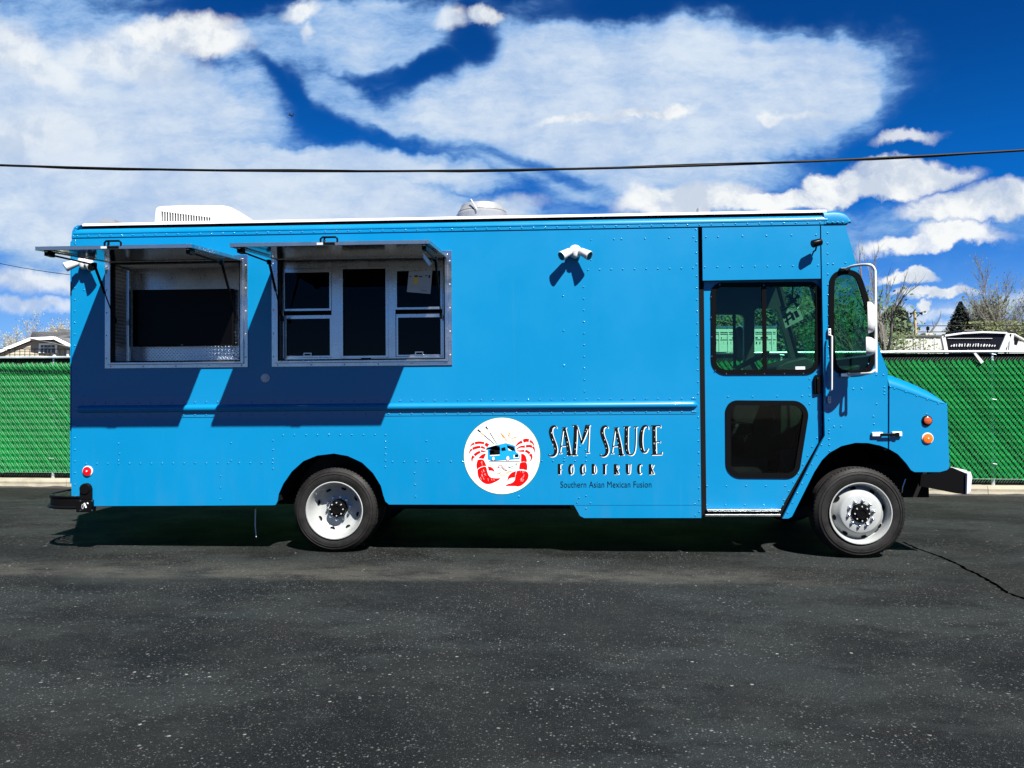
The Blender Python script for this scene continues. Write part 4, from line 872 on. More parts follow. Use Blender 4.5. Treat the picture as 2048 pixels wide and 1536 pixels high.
# --- roof equipment
AY = .75
def La(px, py): return Lx(px, py, AY)
acp = [La(*p) for p in ((309, 446), (310, 440), (312, 418), (315, 414.5), (321, 412.6), (372, 410.4), (446, 411), (456, 412.6), (464, 415.5), (480, 424), (494, 433), (507, 446))]
ac = empty('roof_air_conditioner', parent=truck)
def slot_x(k): return 290+(233+k*36)/6.827
def slot_top(px): return 395+(187+((px-290)*6.827-233)/36*4.7)/6.827
opening = [La(slot_x(0)-1.75, 443), La(slot_x(18)+1.75, 441.6), La(slot_x(18)+1.75, slot_top(slot_x(18))), La(slot_x(0)-1.75, slot_top(slot_x(0)))]
MB().prism(acp, AY, AY+.02, [opening]).build('shroud_side', white, ac)
for k in range(18):
    pa, pb = slot_x(k)+1.75, slot_x(k+1)-1.75
    q4 = [La(pa, 443.2), La(pb, 443.1), La(pb, slot_top(pb)-.3), La(pa, slot_top(pa)-.3)]; MB().prism(q4, AY+.001, AY+.016).build('louvre', white, ac)
MB().prism([La(slot_x(0)-2, 444), La(slot_x(18)+2, 443), La(slot_x(18)+2, 431), La(slot_x(0)-2, 420)], AY+.028, AY+.03).build('slot_backing', blackm, ac)
MB().prism(inset(acp, .001), AY+.035, AY+.75).build('shroud', white, ac, bevel=.01)
MB().prism(acp, AY+.021, AY+.034, [inset(acp, .02)]).build('shroud_edge', white, ac)
def text_mesh(body, size, xs_=1., sp_=1., bold=0.):
    c_ = bpy.data.curves.new('t', 'FONT'); c_.body = body; c_.size = size; c_.align_x = 'CENTER'; c_.space_character = sp_; c_.offset = bold
    o_ = bpy.data.objects.new('t', c_); COL.objects.link(o_); bpy.context.view_layer.update()
    me = bpy.data.meshes.new_from_object(o_.evaluated_get(bpy.context.evaluated_depsgraph_get())); bpy.data.objects.remove(o_)
    me.transform(Matrix.Rotation(pi/2, 4, 'X') @ Matrix.Diagonal((xs_, 1, 1, 1))); return me
def text_obj(name, body, size, loc, m, parent, xs_=1., sp_=1., bold=0.): return link(name, text_mesh(body, size, xs_, sp_, bold), m, parent, loc=loc)
q_ = La(421.5, 422); text_obj('maker_name', 'HOUGHTON', .05, (q_[0], AY-.002, q_[1]), greym, ac, 1., 1.15)
q_ = La(403, 421); MB().prism([(q_[0]-.014, q_[1]-.018), (q_[0]+.012, q_[1]-.014), (q_[0]+.016, q_[1]+.018), (q_[0]-.010, q_[1]+.014)], AY-.003, AY-.001).build('maker_badge', greym, ac)
ef = empty('exhaust_fan', parent=truck); c = L3(964.5, 433, 1.1); sc_ = 1540/8.47
MB().lathe([(.29, -.1), (.29, .005), (.285, .01), (.255, .045), (.25, .05)], tuple(c), 'z', 32).build('fan_curb', brightm, ef, smooth=True)
MB().lathe([(.27, .035), (.24, .085), (.235, .105)], tuple(c), 'z', 32).build('fan_housing', brightm, ef, smooth=True)
MB().lathe([(0, .13), (.15, .13), (.225, .115), (.235, .1), (.22, .09)], tuple(c), 'z', 32).build('fan_cap', brightm, ef, smooth=True)
MB().tube([c+Vector((-.1, -.25, .13)), c+Vector((-.03, -.31, .0))], .008, 6).build('fan_clip', greym, ef)
for (pa, pb, py0, py1) in ((198, 230, 446, 436.5), (1397, 1421, 424, 413.5)):
    a, b = Lx(pa, py0, .6), Lx(pb, py1, .6); MB().prism([(a[0], a[1]), (b[0], a[1]), (b[0], b[1]-.015), (b[0]-.05, b[1]), (a[0], b[1])], .6, .72).build('roof_vent', brightm, truck)
# --- chassis
ch = empty('chassis', parent=truck)
for y_ in (.62, 1.55): MB().box((XR+.2, y_, .44), (3.6, y_+.09, .58)).build('frame_rail', chassis, ch)
for x in (-2.02, 2.93): MB().tube([(x, .25, .41), (x, WID-.25, .41)], .06, 10).build('axle', chassis, ch)
MB().lathe([(0, -.2), (.12, -.16), (.19, 0), (.12, .16), (0, .2)], (-2.02, WID/2, .42), 'y', 16).build('differential', chassis, ch, smooth=True)
MB().box((-1.2, .35, .40), (-.0, .62, .58)).box((-3.7, .3, .44), (-3.0, .6, .58)).build('tank', chassis, ch)
MB().tube([(-4.3, .9, .42), (-1.0, .9, .42), (2.2, 1.0, .45)], .045, 10).build('exhaust_pipe', chassis, ch)
MB().box((3.1, .4, .5), (3.75, 1.9, .82)).build('engine_block', chassis, ch)
MB().box((XR+.1, .8, .49), (3.1, WID-.8, .52)).build('underfloor', chassis, ch)
q_ = L3(511, 1018, .25); MB().tube([q_, L3(510.3, 1050, .25), L3(512.5, 1074, .25)], [.007, .006, .004], 6).build('hanging_strap', paper, ch)
MB().tube([L3(1811, 958, .3), L3(1805, 975, .3), L3(1804, 985, .3)], .006, 6).build('brake_line', alu, ch)
MB().box((Lx(776, 1018, .08)[0], .08, .44), (Lx(1140, 1018, .08)[0], .11, .475)).build('skid_rail', chassis, ch)
# --- wheels
tyre_prof = [(.265, .03), (.275, .012), (.29, .004), (.33, -.006), (.365, -.002), (.385, .008), (.39, .016), (.402, .022), (.409, .034), (.411, .06), (.403, .062), (.403, .072), (.412, .074), (.412, .105), (.404, .107), (.404, .117), (.412, .119), (.412, .15), (.404, .152), (.404, .162), (.411, .164), (.409, .19), (.40, .205), (.36, .222), (.29, .21), (.27, .2)]
def tyre_mesh(n=56):
    mb = MB().lathe(tyre_prof, (0, 0, 0), 'y', n)
    for k in range(72):
        a = 2*pi*k/72; c_, s_ = math.cos(a), math.sin(a); p = [(.402, .020), (.4135, .031), (.4135, .052)]
        b_ = MB(); w_ = .006
        vs = []
        for r, y in p:
            for sg_ in (-1, 1): vs.append((r*c_-sg_*w_*s_, y-.001, r*s_+sg_*w_*c_))
        mb.add(vs, [(0, 1, 3, 2), (2, 3, 5, 4)])
    for r in (.375, .352): mb.lathe([(r-.003, -.0045 if r < .37 else .002), (r, -.0095 if r < .37 else -.003), (r+.003, -.0045 if r < .37 else .002)], (0, 0, 0), 'y', n)
    return mb
def wheel(cx, cy, cz, front, label=None):
    w_ = empty('wheel', (cx, cy, cz), parent=truck)
    tyre_mesh().build('tyre', rubber, w_, smooth=True)
    if front:
        prof = [(.268, .012), (.276, -.006), (.28, -.012), (.272, -.012), (.262, .004), (.252, .03), (.247, .075), (.238, .08), (.228, .06), (.214, .044), (.19, .012), (.182, .0), (.172, -.006), (.09, -.006), (.088, .0)]
        dy_, hr, hy_, ang = -.006, .222, .05, .0
    else:
        prof = [(.268, .012), (.276, -.004), (.282, -.010), (.274, -.012), (.264, .002), (.256, .02), (.252, .04), (.243, .06), (.235, .09), (.222, .12), (.2, .145), (.17, .158), (.09, .158), (.088, .16)]
        dy_, hr, hy_, ang = .158, .205, .138, .3
    MB().lathe(prof, (0, 0, 0), 'y', 48).build('rim', rimm, w_, smooth=True)
    for k in range(8):
        a = 2*pi*k/8+ang+.2; c_ = Vector((hr*math.cos(a), hy_, hr*math.sin(a))); rad = Vector((math.cos(a), 0, math.sin(a))); tan = Vector((-math.sin(a), 0, math.cos(a)))
        sl_ = (rad+Vector((0, -.35 if not front else .55, 0))).normalized(); nr = sl_.cross(tan); nr = nr if nr.y < 0 else -nr
        vs = []
        for lay, (f_, off) in enumerate(((1., .0015), (.86, .004), (.8, -.0))):
            for j in range(14): t = 2*pi*j/14; vs.append(c_+sl_*math.cos(t)*.017*f_+tan*math.sin(t)*.026*f_+nr*(off+.004))
        MB().add(vs, [(i*14+j, i*14+(j+1) % 14, (i+1)*14+(j+1) % 14, (i+1)*14+j) for i in range(2) for j in range(14)]+[tuple(range(28, 42))]).build('hand_hole', blackm, w_, fix=False)
    for k in range(10):
        a = 2*pi*k/10+.15; x, z = .1125*math.cos(a), .1125*math.sin(a)
        MB().lathe([(0, dy_-.034), (.006, dy_-.034), (.007, dy_-.024), (.0135, dy_-.022), (.015, dy_-.006), (.019, dy_-.001)], (x, 0, z), 'y', 6).build('lug_nut', chrome, w_, smooth=False)
    hy = dy_-(.03 if front else .085)
    MB().lathe([(0, hy-.004), (.03, hy-.004), (.034, hy-.010), (.05, hy-.010), (.054, hy), (.074, hy+.002), (.08, hy+.008), (.083, hy+.03), (.085, dy_)], (0, 0, 0), 'y', 28).build('hub', black, w_, smooth=True)
    for k in range(8): a = 2*pi*k/8; MB().lathe([(0, hy-.008), (.006, hy-.008), (.0075, hy+.004)], (.064*math.cos(a), 0, .064*math.sin(a)), 'y', 6).build('hub_bolt', greym, w_, smooth=False)
    return w_
def wheel_at(px, Y, front):
    p = at(px, 1020, Y); c, s = math.cos(BETA), math.sin(BETA); X, Z = p.x, .4125
    return wheel(X*c+Z*s, Y, -X*s+Z*c, front)
wr = wheel_at(669, .055, False); wf_ = wheel_at(1721, .012, True)
wf_.scale = (1.035, 1., 1.035); wf_.location.z += .0144
def copy_tree(o, parent, loc, rot):
    c_ = o.copy(); COL.objects.link(c_); c_.parent = parent; c_.location = loc; c_.rotation_euler = rot
    for k in list(o.children): d_ = k.copy(); COL.objects.link(d_); d_.parent = c_
    return c_
for w_ in (wr, wf_): copy_tree(w_, truck, (w_.location.x, WID-w_.location.y, w_.location.z), (0, 0, pi))
inr = wr.location
for y_ in (.33, WID-.56): MB().lathe([(.2, 0)]+tyre_prof+[(.2, .22)], (inr.x, y_-.0, inr.z), 'y', 40).build('inner_tyre', rubber, truck, smooth=True)
# --- logo and lettering
LY = -.0008
def flat(name, poly, m, parent, lay, conv):
    return MB().prism([conv(*p) for p in poly], LY-.0006*(lay+1), LY-.0006*lay+.0003).build(name, m, parent)
def zl(x, y): return Lx(900+x/8.535, 820+y/8.535)
def zt_(x, y): return Lx(1080+x/7.585, 830+y/7.585)
logo = empty('logo_decal', parent=truck)
lc = (888, 783); flat('decal_edge', [(lc[0]+660*math.cos(a), lc[1]+662*math.sin(a)) for a in [2*pi*k/64 for k in range(64)]], inkg, logo, 0, zl)
flat('decal_disc', [(lc[0]+648*math.cos(a), lc[1]+650*math.sin(a)) for a in [2*pi*k/64 for k in range(64)]], inkw, logo, 1, zl)
def sm(poly, n=3): P = smooth_line([Vector(p) for p in poly]+[Vector(poly[0])], n)[:-1]; return [tuple(p) for p in P]
for P in ([(470, 1020), (520, 985), (590, 965), (622, 985), (640, 1060), (665, 1120), (710, 1155), (790, 1165), (855, 1162), (840, 1190), (780, 1225), (700, 1258), (630, 1265), (560, 1235), (500, 1170), (472, 1100)],
          [(470, 852), (520, 843), (570, 852), (600, 900), (620, 955), (600, 955), (540, 965), (490, 990), (462, 1012), (452, 930)],
          [(480, 830), (520, 780), (570, 750), (612, 742), (600, 780), (575, 832), (530, 826)],
          [(642, 962), (700, 972), (745, 1010), (762, 1062), (735, 1042), (700, 1033), (662, 1034), (655, 1000)],
          [(1215, 742), (1262, 755), (1298, 800), (1312, 885), (1260, 878), (1215, 885), (1213, 810)],
          [(1195, 905), (1245, 888), (1300, 895), (1320, 950), (1312, 1025), (1250, 1012), (1185, 1008), (1186, 950)],
          [(1140, 1042), (1200, 1030), (1300, 1045), (1342, 1100), (1332, 1170), (1280, 1240), (1190, 1302), (1090, 1298), (955, 1295), (985, 1265), (1050, 1245), (1100, 1205), (1112, 1160), (1125, 1100)],
          [(1130, 1042), (1060, 1065), (1000, 1125), (980, 1190), (985, 1212), (1012, 1172), (1070, 1152), (1108, 1150), (1118, 1100)]):
    flat('claw', sm(P), inkr, logo, 2, zl)
def taper(pts, w0, w1, n=4):
    P = smooth_line(pts, n); m_ = len(P)
    l_, r_ = ribbon(P, [w0+(w1-w0)*(i/(m_-1)) for i in range(m_)]); return [tuple(p) for p in l_]+[tuple(p) for p in r_[::-1]]
for pts, w0, w1 in (([(655, 610), (600, 575)], 70, 50), ([(585, 565), (500, 555), (425, 568)], 40, 46), ([(415, 570), (375, 590), (342, 628)], 46, 8),
                    ([(600, 655), (530, 628)], 26, 46), ([(518, 628), (450, 640), (385, 662)], 44, 46), ([(375, 668), (345, 700), (322, 755)], 44, 6),
                    ([(615, 712), (530, 700)], 8, 44), ([(515, 712), (460, 740), (418, 775)], 44, 50), ([(405, 785), (378, 830), (378, 892)], 60, 8),
                    ([(1118, 622), (1170, 570), (1232, 540)], 14, 56), ([(1250, 532), (1300, 515), (1348, 522)], 62, 54), ([(1362, 528), (1410, 560), (1440, 622)], 52, 8),
                    ([(1130, 672), (1200, 630), (1280, 625)], 12, 46), ([(1295, 620), (1350, 615), (1405, 625)], 46, 44), ([(1415, 628), (1438, 670), (1440, 732)], 46, 6),
                    ([(1140, 692), (1200, 700), (1268, 695)], 8, 44), ([(1285, 692), (1330, 715), (1362, 745)], 40, 46), ([(1368, 752), (1395, 810), (1362, 888)], 56, 6)):
    flat('claw', taper(pts, w0, w1), inkr, logo, 2, zl)
rnd = random.Random(3)
for (cx, cy, dx_, dy__, n_) in ((560, 1110, 40, 90, 9), (1230, 1130, 50, 90, 10), (690, 1200, 60, 20, 3), (540, 900, 20, 40, 3)):
    for k in range(n_):
        x, y = cx+rnd.uniform(-dx_, dx_), cy+rnd.uniform(-dy__, dy__); s_ = 14 if cx < 900 else -14
        flat('highlight', taper([(x, y-20), (x+s_*.6, y+2), (x+s_, y+22)], 4, 1, 2), inkw, logo, 3, zl)
body_i = [(650, 690), (652, 838), (720, 862), (1180, 832), (1192, 770), (1120, 715), (1102, 615), (955, 572), (780, 608), (640, 645)]
flat('truck_picture', [(p[0]+(p[0]-910)*.025, p[1]+(p[1]-720)*.05) for p in body_i], inkk, logo, 2, zl); flat('truck_picture', body_i, inkb, logo, 3, zl)
for P, mm in (([(605, 660), (770, 610), (860, 690), (850, 620), (790, 605)], inkk), ([(670, 690), (680, 770), (855, 760), (850, 640), (760, 630)], inkk), ([(682, 705), (750, 690), (755, 735), (685, 745)], inkw), ([(680, 752), (760, 740), (850, 752), (850, 772), (685, 785)], inkw), ([(600, 668), (770, 612), (785, 625), (640, 680)], inkg),
              ([(875, 650), (940, 630), (955, 690), (880, 700)], inkk), ([(970, 600), (1090, 625), (1110, 700), (1050, 690), (985, 650)], inkk), ([(985, 650), (1030, 665), (1060, 695), (1005, 690)], inkw), ([(1060, 655), (1100, 690), (1085, 700)], inkw), ([(1085, 765), (1185, 755), (1180, 815), (1085, 820)], inkw), ([(1105, 762), (1172, 757), (1168, 805), (1108, 808)], inkk),
              ([(665, 868), (1195, 868), (1195, 878), (665, 878)], inkk)):
    flat('truck_detail', P, mm, logo, 4, zl)
for (x, y, r) in ((742, 828, 34), (988, 824, 42)):
    flat('truck_detail', [(x+r*.8*math.cos(a), y+r*1.15*math.sin(a)) for a in [2*pi*k/18 for k in range(18)]], inkk, logo, 4, zl)
    flat('truck_detail', [(x+r*.62*math.cos(a), y+r*.95*math.sin(a)) for a in [2*pi*k/18 for k in range(18)]], inkw, logo, 5, zl)
for pts, w0, w1, mm in (([(472, 335), (525, 382)], 22, 16, inkk), ([(530, 388), (578, 430)], 14, 13, inko), ([(582, 432), (760, 582)], 13, 8, inkk), ([(610, 282), (645, 330)], 22, 14, inkk), ([(650, 340), (680, 385)], 10, 10, inko), ([(683, 390), (800, 582)], 12, 7, inkk)):
    flat('chopstick', taper(pts, w0*1.35, w1*1.5, 1), mm, logo, 2, zl)
for pts, w_, mm in (([(900, 505), (880, 405), (962, 515), (1012, 390), (1020, 500), (1118, 468), (1045, 555), (985, 530), (925, 522)], 8, inko), ([(905, 420), (960, 512)], 7, inko), ([(1030, 410), (1060, 492)], 6, inko),
                    ([(960, 300), (985, 350)], 6, greym), ([(1048, 272), (1030, 342)], 8, greym), ([(1110, 330), (1070, 368)], 7, greym), ([(1078, 408), (1110, 405)], 5, greym),
                    ([(785, 990), (820, 985), (835, 945), (875, 945), (910, 985), (950, 1020), (985, 1026)], 8, inkp), ([(820, 985), (870, 970), (905, 1005), (940, 1032), (985, 1028)], 7, inkk),
                    ([(955, 950), (1000, 970), (1070, 965), (1110, 930), (1140, 925), (1125, 965), (1070, 995), (1020, 988), (960, 955)], 7, inkg), ([(1130, 930), (1140, 902)], 7, inkg),
                    ([(800, 1078), (845, 1080), (850, 1065), (900, 1078), (960, 1070), (1010, 1042), (1060, 1040)], 8, inko), ([(845, 1080), (870, 1118), (930, 1118), (975, 1080), (1055, 1042)], 8, inko)):
    flat('drawing_line', taper(pts, w_*1.7, w_*1.3, 2), mm, logo, 2, zl)
for (x, y) in ((878, 408), (1012, 395), (1112, 466)): flat('crown_ball', [(x+15*math.cos(a), y+15*math.sin(a)) for a in [k*pi/5 for k in range(10)]], inko, logo, 3, zl)
lett = empty('lettering_decal', parent=truck)
S_ = [(255, 196), (232, 172), (205, 172), (172, 200), (162, 260), (180, 340), (212, 420), (236, 500), (238, 560), (215, 605), (175, 622), (138, 612), (136, 590)]
S_w = [8, 20, 30, 42, 48, 48, 48, 46, 42, 34, 22, 16, 10]
A_ = [([(368, 192), (395, 330), (425, 480), (442, 608)], [30, 44, 48, 50]), ([(352, 205), (325, 400), (300, 580)], [12, 13, 14]), ([(312, 472), (395, 466)], 12), ([(280, 578), (330, 576)], 12), ([(398, 604), (486, 598)], 14), ([(332, 196), (402, 188)], 12)]
GL = [([(a, b) for a, b in S_], S_w)]+A_
GL += [([(540, 165), (532, 400), (518, 608)], [44, 46, 46]), ([(562, 168), (600, 310), (628, 425)], [14, 16, 18]), ([(628, 430), (665, 330), (715, 165)], [18, 36, 52]), ([(742, 165), (735, 400), (728, 572)], [16, 13, 13]), ([(488, 160), (560, 158)], 13), ([(488, 608), (562, 602)], 14), ([(690, 574), (748, 570)], 11), ([(690, 158), (762, 156)], 14)]
GL += [([(a+778, b) for a, b in S_], S_w)]+[([(a+788, b+2) for a, b in P], w_) for P, w_ in A_]
GL += [([(1312, 180), (1308, 400), (1312, 520), (1338, 590)], [48, 50, 48, 38]), ([(1330, 585), (1375, 605), (1420, 580), (1442, 500), (1450, 380), (1452, 190)], [26, 16, 14, 14, 14, 15]), ([(1262, 182), (1358, 172)], 14), ([(1418, 184), (1478, 180)], 13)]
GL += [([(1642, 215), (1636, 182), (1610, 165), (1572, 178), (1542, 240), (1528, 340), (1530, 450), (1550, 530), (1580, 562), (1615, 552), (1640, 502)], [8, 14, 22, 36, 46, 50, 50, 42, 26, 15, 10])]
GL += [([(1728, 162), (1730, 400), (1738, 598)], [48, 50, 50]), ([(1685, 166), (1830, 162)], 16), ([(1826, 162), (1822, 192)], 12), ([(1752, 406), (1822, 404)], 12), ([(1818, 392), (1818, 420)], 10), ([(1690, 600), (1848, 594)], 15), ([(1846, 555), (1842, 598)], 12)]
fx_ = [290, 465, 640, 808, 975, 1150, 1330, 1505, 1685]
def fl(c, off):
    T = {'F': [([(0, 0), (0, 150)], 36), ([(-20, 2), (45, 0)], 8), ([(10, 82), (38, 80)], 7), ([(-22, 150), (22, 148)], 8)],
         'O': [([(0, 5), (-18, 60), (-12, 130), (8, 155)], [26, 34, 34, 20]), ([(8, 152), (32, 130), (40, 70), (30, 8)], [12, 9, 9, 9]), ([(-14, 4), (36, 4)], 9), ([(14, 2), (16, 38)], 7)],
         'D': [([(-5, 0), (-5, 150)], 34), ([(-20, 2), (15, 8), (38, 60), (36, 120), (-5, 150)], [8, 10, 10, 12, 8])],
         'T': [([(0, 2), (-2, 152)], 34), ([(-28, 4), (36, 2)], 9), ([(-20, 152), (18, 150)], 7)],
         'R': [([(-8, 0), (-8, 152)], 38), ([(5, 4), (34, 20), (34, 55), (8, 78)], [9, 10, 10, 10]), ([(8, 80), (24, 110), (38, 150)], [14, 22, 22]), ([(-32, 152), (14, 150)], 8)],
         'U': [([(-8, 2), (-8, 110), (8, 150)], [36, 36, 20]), ([(8, 150), (32, 130), (38, 60), (38, 4)], [12, 10, 9, 9]), ([(-34, 3), (12, 2)], 8), ([(26, 3), (50, 2)], 8)],
         'C': [([(34, 22), (18, 4), (-8, 30), (-10, 110), (10, 148), (34, 128)], [8, 18, 34, 36, 18, 8])],
         'K': [([(-14, 0), (-14, 152)], 36), ([(40, 6), (5, 75)], [9, 10]), ([(5, 70), (22, 110), (36, 150)], [12, 20, 24]), ([(-36, 152), (10, 150)], 8)]}[c]
    return [([(a+off, b+745) for a, b in P], w_) for P, w_ in T]
for c, xo in zip('FOODTRUCK', fx_): GL += fl(c, xo)
def strokes(lst, mm, nm, lay, ox, oy):
    mb = MB()
    for P, w_ in lst:
        n_ = 3 if len(P) > 2 else 1
        SP = smooth_line(P, n_); ws = w_ if isinstance(w_, (list, tuple)) else [w_]*len(P)
        W2 = []
        for i in range(len(P)-1):
            for k in range(n_): W2.append(ws[i]+(ws[i+1]-ws[i])*k/n_)
        W2.append(ws[-1]); W2 = [w*BOLD for w in W2]
        l_, r_ = ribbon(SP, W2); m_ = len(l_)
        vs = []
        for p in l_+r_: q = zt_(p.x+ox, p.y+oy); vs.append((q[0], LY-.0006*lay, q[1]))
        mb.add(vs, [(i, i+1, m_+i+1, m_+i) for i in range(m_-1)])
    return mb.build(nm, mm, lett, fix=False)
BOLD = 1.15
strokes(GL, inkw, 'letter_shadow', .5, 11, 9); strokes(GL, inkk, 'letters', 1.5, 0, 0); BOLD = 1.
dsh = []
for (x0_, y0_, x1_, y1_, n_) in ((165, 250, 165, 300, 2), (180, 360, 232, 560, 6), (370, 240, 432, 570, 9), (535, 400, 525, 590, 4), (945, 250, 950, 320, 2), (965, 360, 1015, 560, 6), (1160, 250, 1215, 570, 8), (1318, 200, 1305, 560, 7), (1545, 230, 1535, 300, 2), (1535, 500, 1560, 550, 2), (1740, 215, 1745, 560, 7), (700, 200, 690, 260, 3)):
    for k in range(n_):
        t_ = (k+rnd.uniform(.1, .5))/n_
        if k % 2: continue
        x, y = x0_+(x1_-x0_)*t_+rnd.uniform(-12, 12), y0_+(y1_-y0_)*t_; dd = Vector((x1_-x0_, y1_-y0_)).normalized()*rnd.uniform(10, 26)
        dsh.append(([(x, y), (x+dd.x, y+dd.y)], [rnd.uniform(4, 8), 3]))
strokes(dsh, inkw, 'letter_dashes', 2.5, 0, 0)
q_ = zt_(1000, 1100); text_obj('tagline', 'Southern Asian Mexican Fusion', .086, (q_[0], LY-.001, q_[1]), inkk, lett, .76, 1.04, 0)

# ================================================================== beyond the fence
Rm = random.Random(11)
siding = mat('cream_siding', (.27, .24, .185), .7, var=(2, .06)); shingle = mat('grey_shingle', (.075, .078, .08), .9, bump=(14, .6), var=(3, .35)); trimw = mat('white_trim', (.72, .73, .72), .5)
pane_d = mat('dark_pane', (.03, .04, .045), .1)
# house with a clipped gable
HY = 24.0
def H(px, py, y=HY): p = at(px, py, y); return p
hs = empty('house', (0, 0, 0)); tag(hs, 'cream sided house with grey shingle roof, left of the food truck', 'house')
def xz(px, py, y=HY): p = at(px, py, y); return (p.x, p.z)
gx = [xz(-60, 722), xz(50, 678), xz(98, 676), xz(126, 690), xz(158, 706)]
wall = [xz(-60, 800), xz(175, 800), xz(175, 708)]+[xz(126, 692), xz(98, 680), xz(50, 681), xz(-60, 724)]
MB().prism(wall, HY+.5, HY+.6).build('wall', siding, hs)
bd = MB(); z = wall[0][1]
zt1 = xz(60, 684)[1]; zz = 1.8
while zz < zt1:
    # width of the gable at this height
    def xl_at(zv):
        a, b = xz(-60, 724), xz(50, 682); t = (zv-a[1])/(b[1]-a[1]); return a[0] if t < 0 else a[0]+(b[0]-a[0])*min(t, 1)
    def xr_at(zv):
        a, b = xz(158, 706), xz(98, 682); t = (zv-a[1])/(b[1]-a[1]); return a[0] if t < 0 else a[0]+(b[0]-a[0])*min(t, 1)
    xa, xb = xl_at(zz+.12), xr_at(zz+.12)
    bd.add([(xa, HY+.475, zz), (xb, HY+.475, zz), (xb, HY+.495, zz+.15), (xa, HY+.495, zz+.15), (xa, HY+.5, zz), (xb, HY+.5, zz)], [(0, 1, 2, 3), (4, 5, 1, 0)]); zz += .15
bd.build('siding_boards', siding, hs, fix=False)
for a, b in zip(gx[:-1], gx[1:]):
    l_, r_ = ribbon([(a[0], a[1]+.03), (b[0], b[1]+.03)], .12); MB().prism([tuple(p) for p in l_]+[tuple(p) for p in r_[::-1]], HY+.34, HY+.38).build('fascia_board', trimw, hs)
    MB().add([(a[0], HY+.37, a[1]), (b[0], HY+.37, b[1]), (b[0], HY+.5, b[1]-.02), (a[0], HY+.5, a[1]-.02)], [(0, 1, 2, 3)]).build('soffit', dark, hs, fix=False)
    MB().add([(a[0], HY+.34, a[1]+.09), (b[0], HY+.34, b[1]+.09), (b[0], HY+5, b[1]+.12), (a[0], HY+5, a[1]+.12)], [(0, 1, 2, 3)]).build('roof', shingle, hs, fix=False)
r0 = [at(60, 678, HY+.1), at(124, 688, HY+.1), at(150, 704, HY+.1), at(185, 706, HY+.1), at(185, 662, HY+4.5), at(97, 656, HY+4.5), at(66, 664, HY+3)]
nr_ = 11
rr = MB()
for k in range(nr_):
    t0, t1 = k/nr_, (k+1)/nr_
    A0 = r0[0].lerp(r0[6], t0); A1 = r0[0].lerp(r0[6], t1); B0 = r0[3].lerp(r0[4], t0); B1 = r0[3].lerp(r0[4], t1)
    up = Vector((0, -.02, .04)); rr.add([A0+up, B0+up, B1, A1, A0, B0], [(0, 1, 2, 3), (4, 5, 1, 0)])
rr.build('roof', shingle, hs, fix=False)
MB().prism([(a.x, a.z) for a in (r0[1], r0[3], r0[4], r0[5])], HY+4.6, HY+4.7).build('roof', shingle, hs)
wq = [xz(82, 706, HY+.45), xz(111, 690.5, HY+.45)]
wn = MB().prism([(wq[0][0]-.08, wq[0][1]), (wq[1][0]+.08, wq[0][1]), (wq[1][0]+.08, wq[1][1]+.08), (wq[0][0]-.08, wq[1][1]+.08)], HY+.42, HY+.47).build('window', trimw, hs)
for k in range(2):
    w_ = (wq[1][0]-wq[0][0]); a = wq[0][0]+w_*(.02+.5*k); b = a+w_*.46; MB().box((a, HY+.405, wq[0][1]), (b, HY+.415, wq[1][1])).build('pane', pane_d, wn)
    MB().box(((a+b)/2-.008, HY+.395, wq[0][1]), ((a+b)/2+.008, HY+.402, wq[1][1])).box((a, HY+.39, (wq[0][1]+wq[1][1])/2+.04), (b, HY+.394, (wq[0][1]+wq[1][1])/2+.06)).build('glazing_bar', trimw, wn)
pq_ = xz(126, 700); MB().box((pq_[0]-.03, HY+.3, 0), (pq_[0]+.05, HY+.4, pq_[1])).build('downpipe', trimw, hs)
# iron railing in front of the house
rl = empty('iron_railing'); tag(rl, 'thin iron railing just showing over the fence rail in front of the cream house', 'railing')
ry = 12.
a, b = at(-30, 698, ry), at(140, 698, ry)
MB().tube([a, b], .012, 6).build('rail_bar', chassis, rl)
for k in range(18): p = a.lerp(b, k/17); MB().tube([(p.x, p.y, 0), (p.x, p.y, p.z)], .008, 5).build('railing_post', chassis, rl)

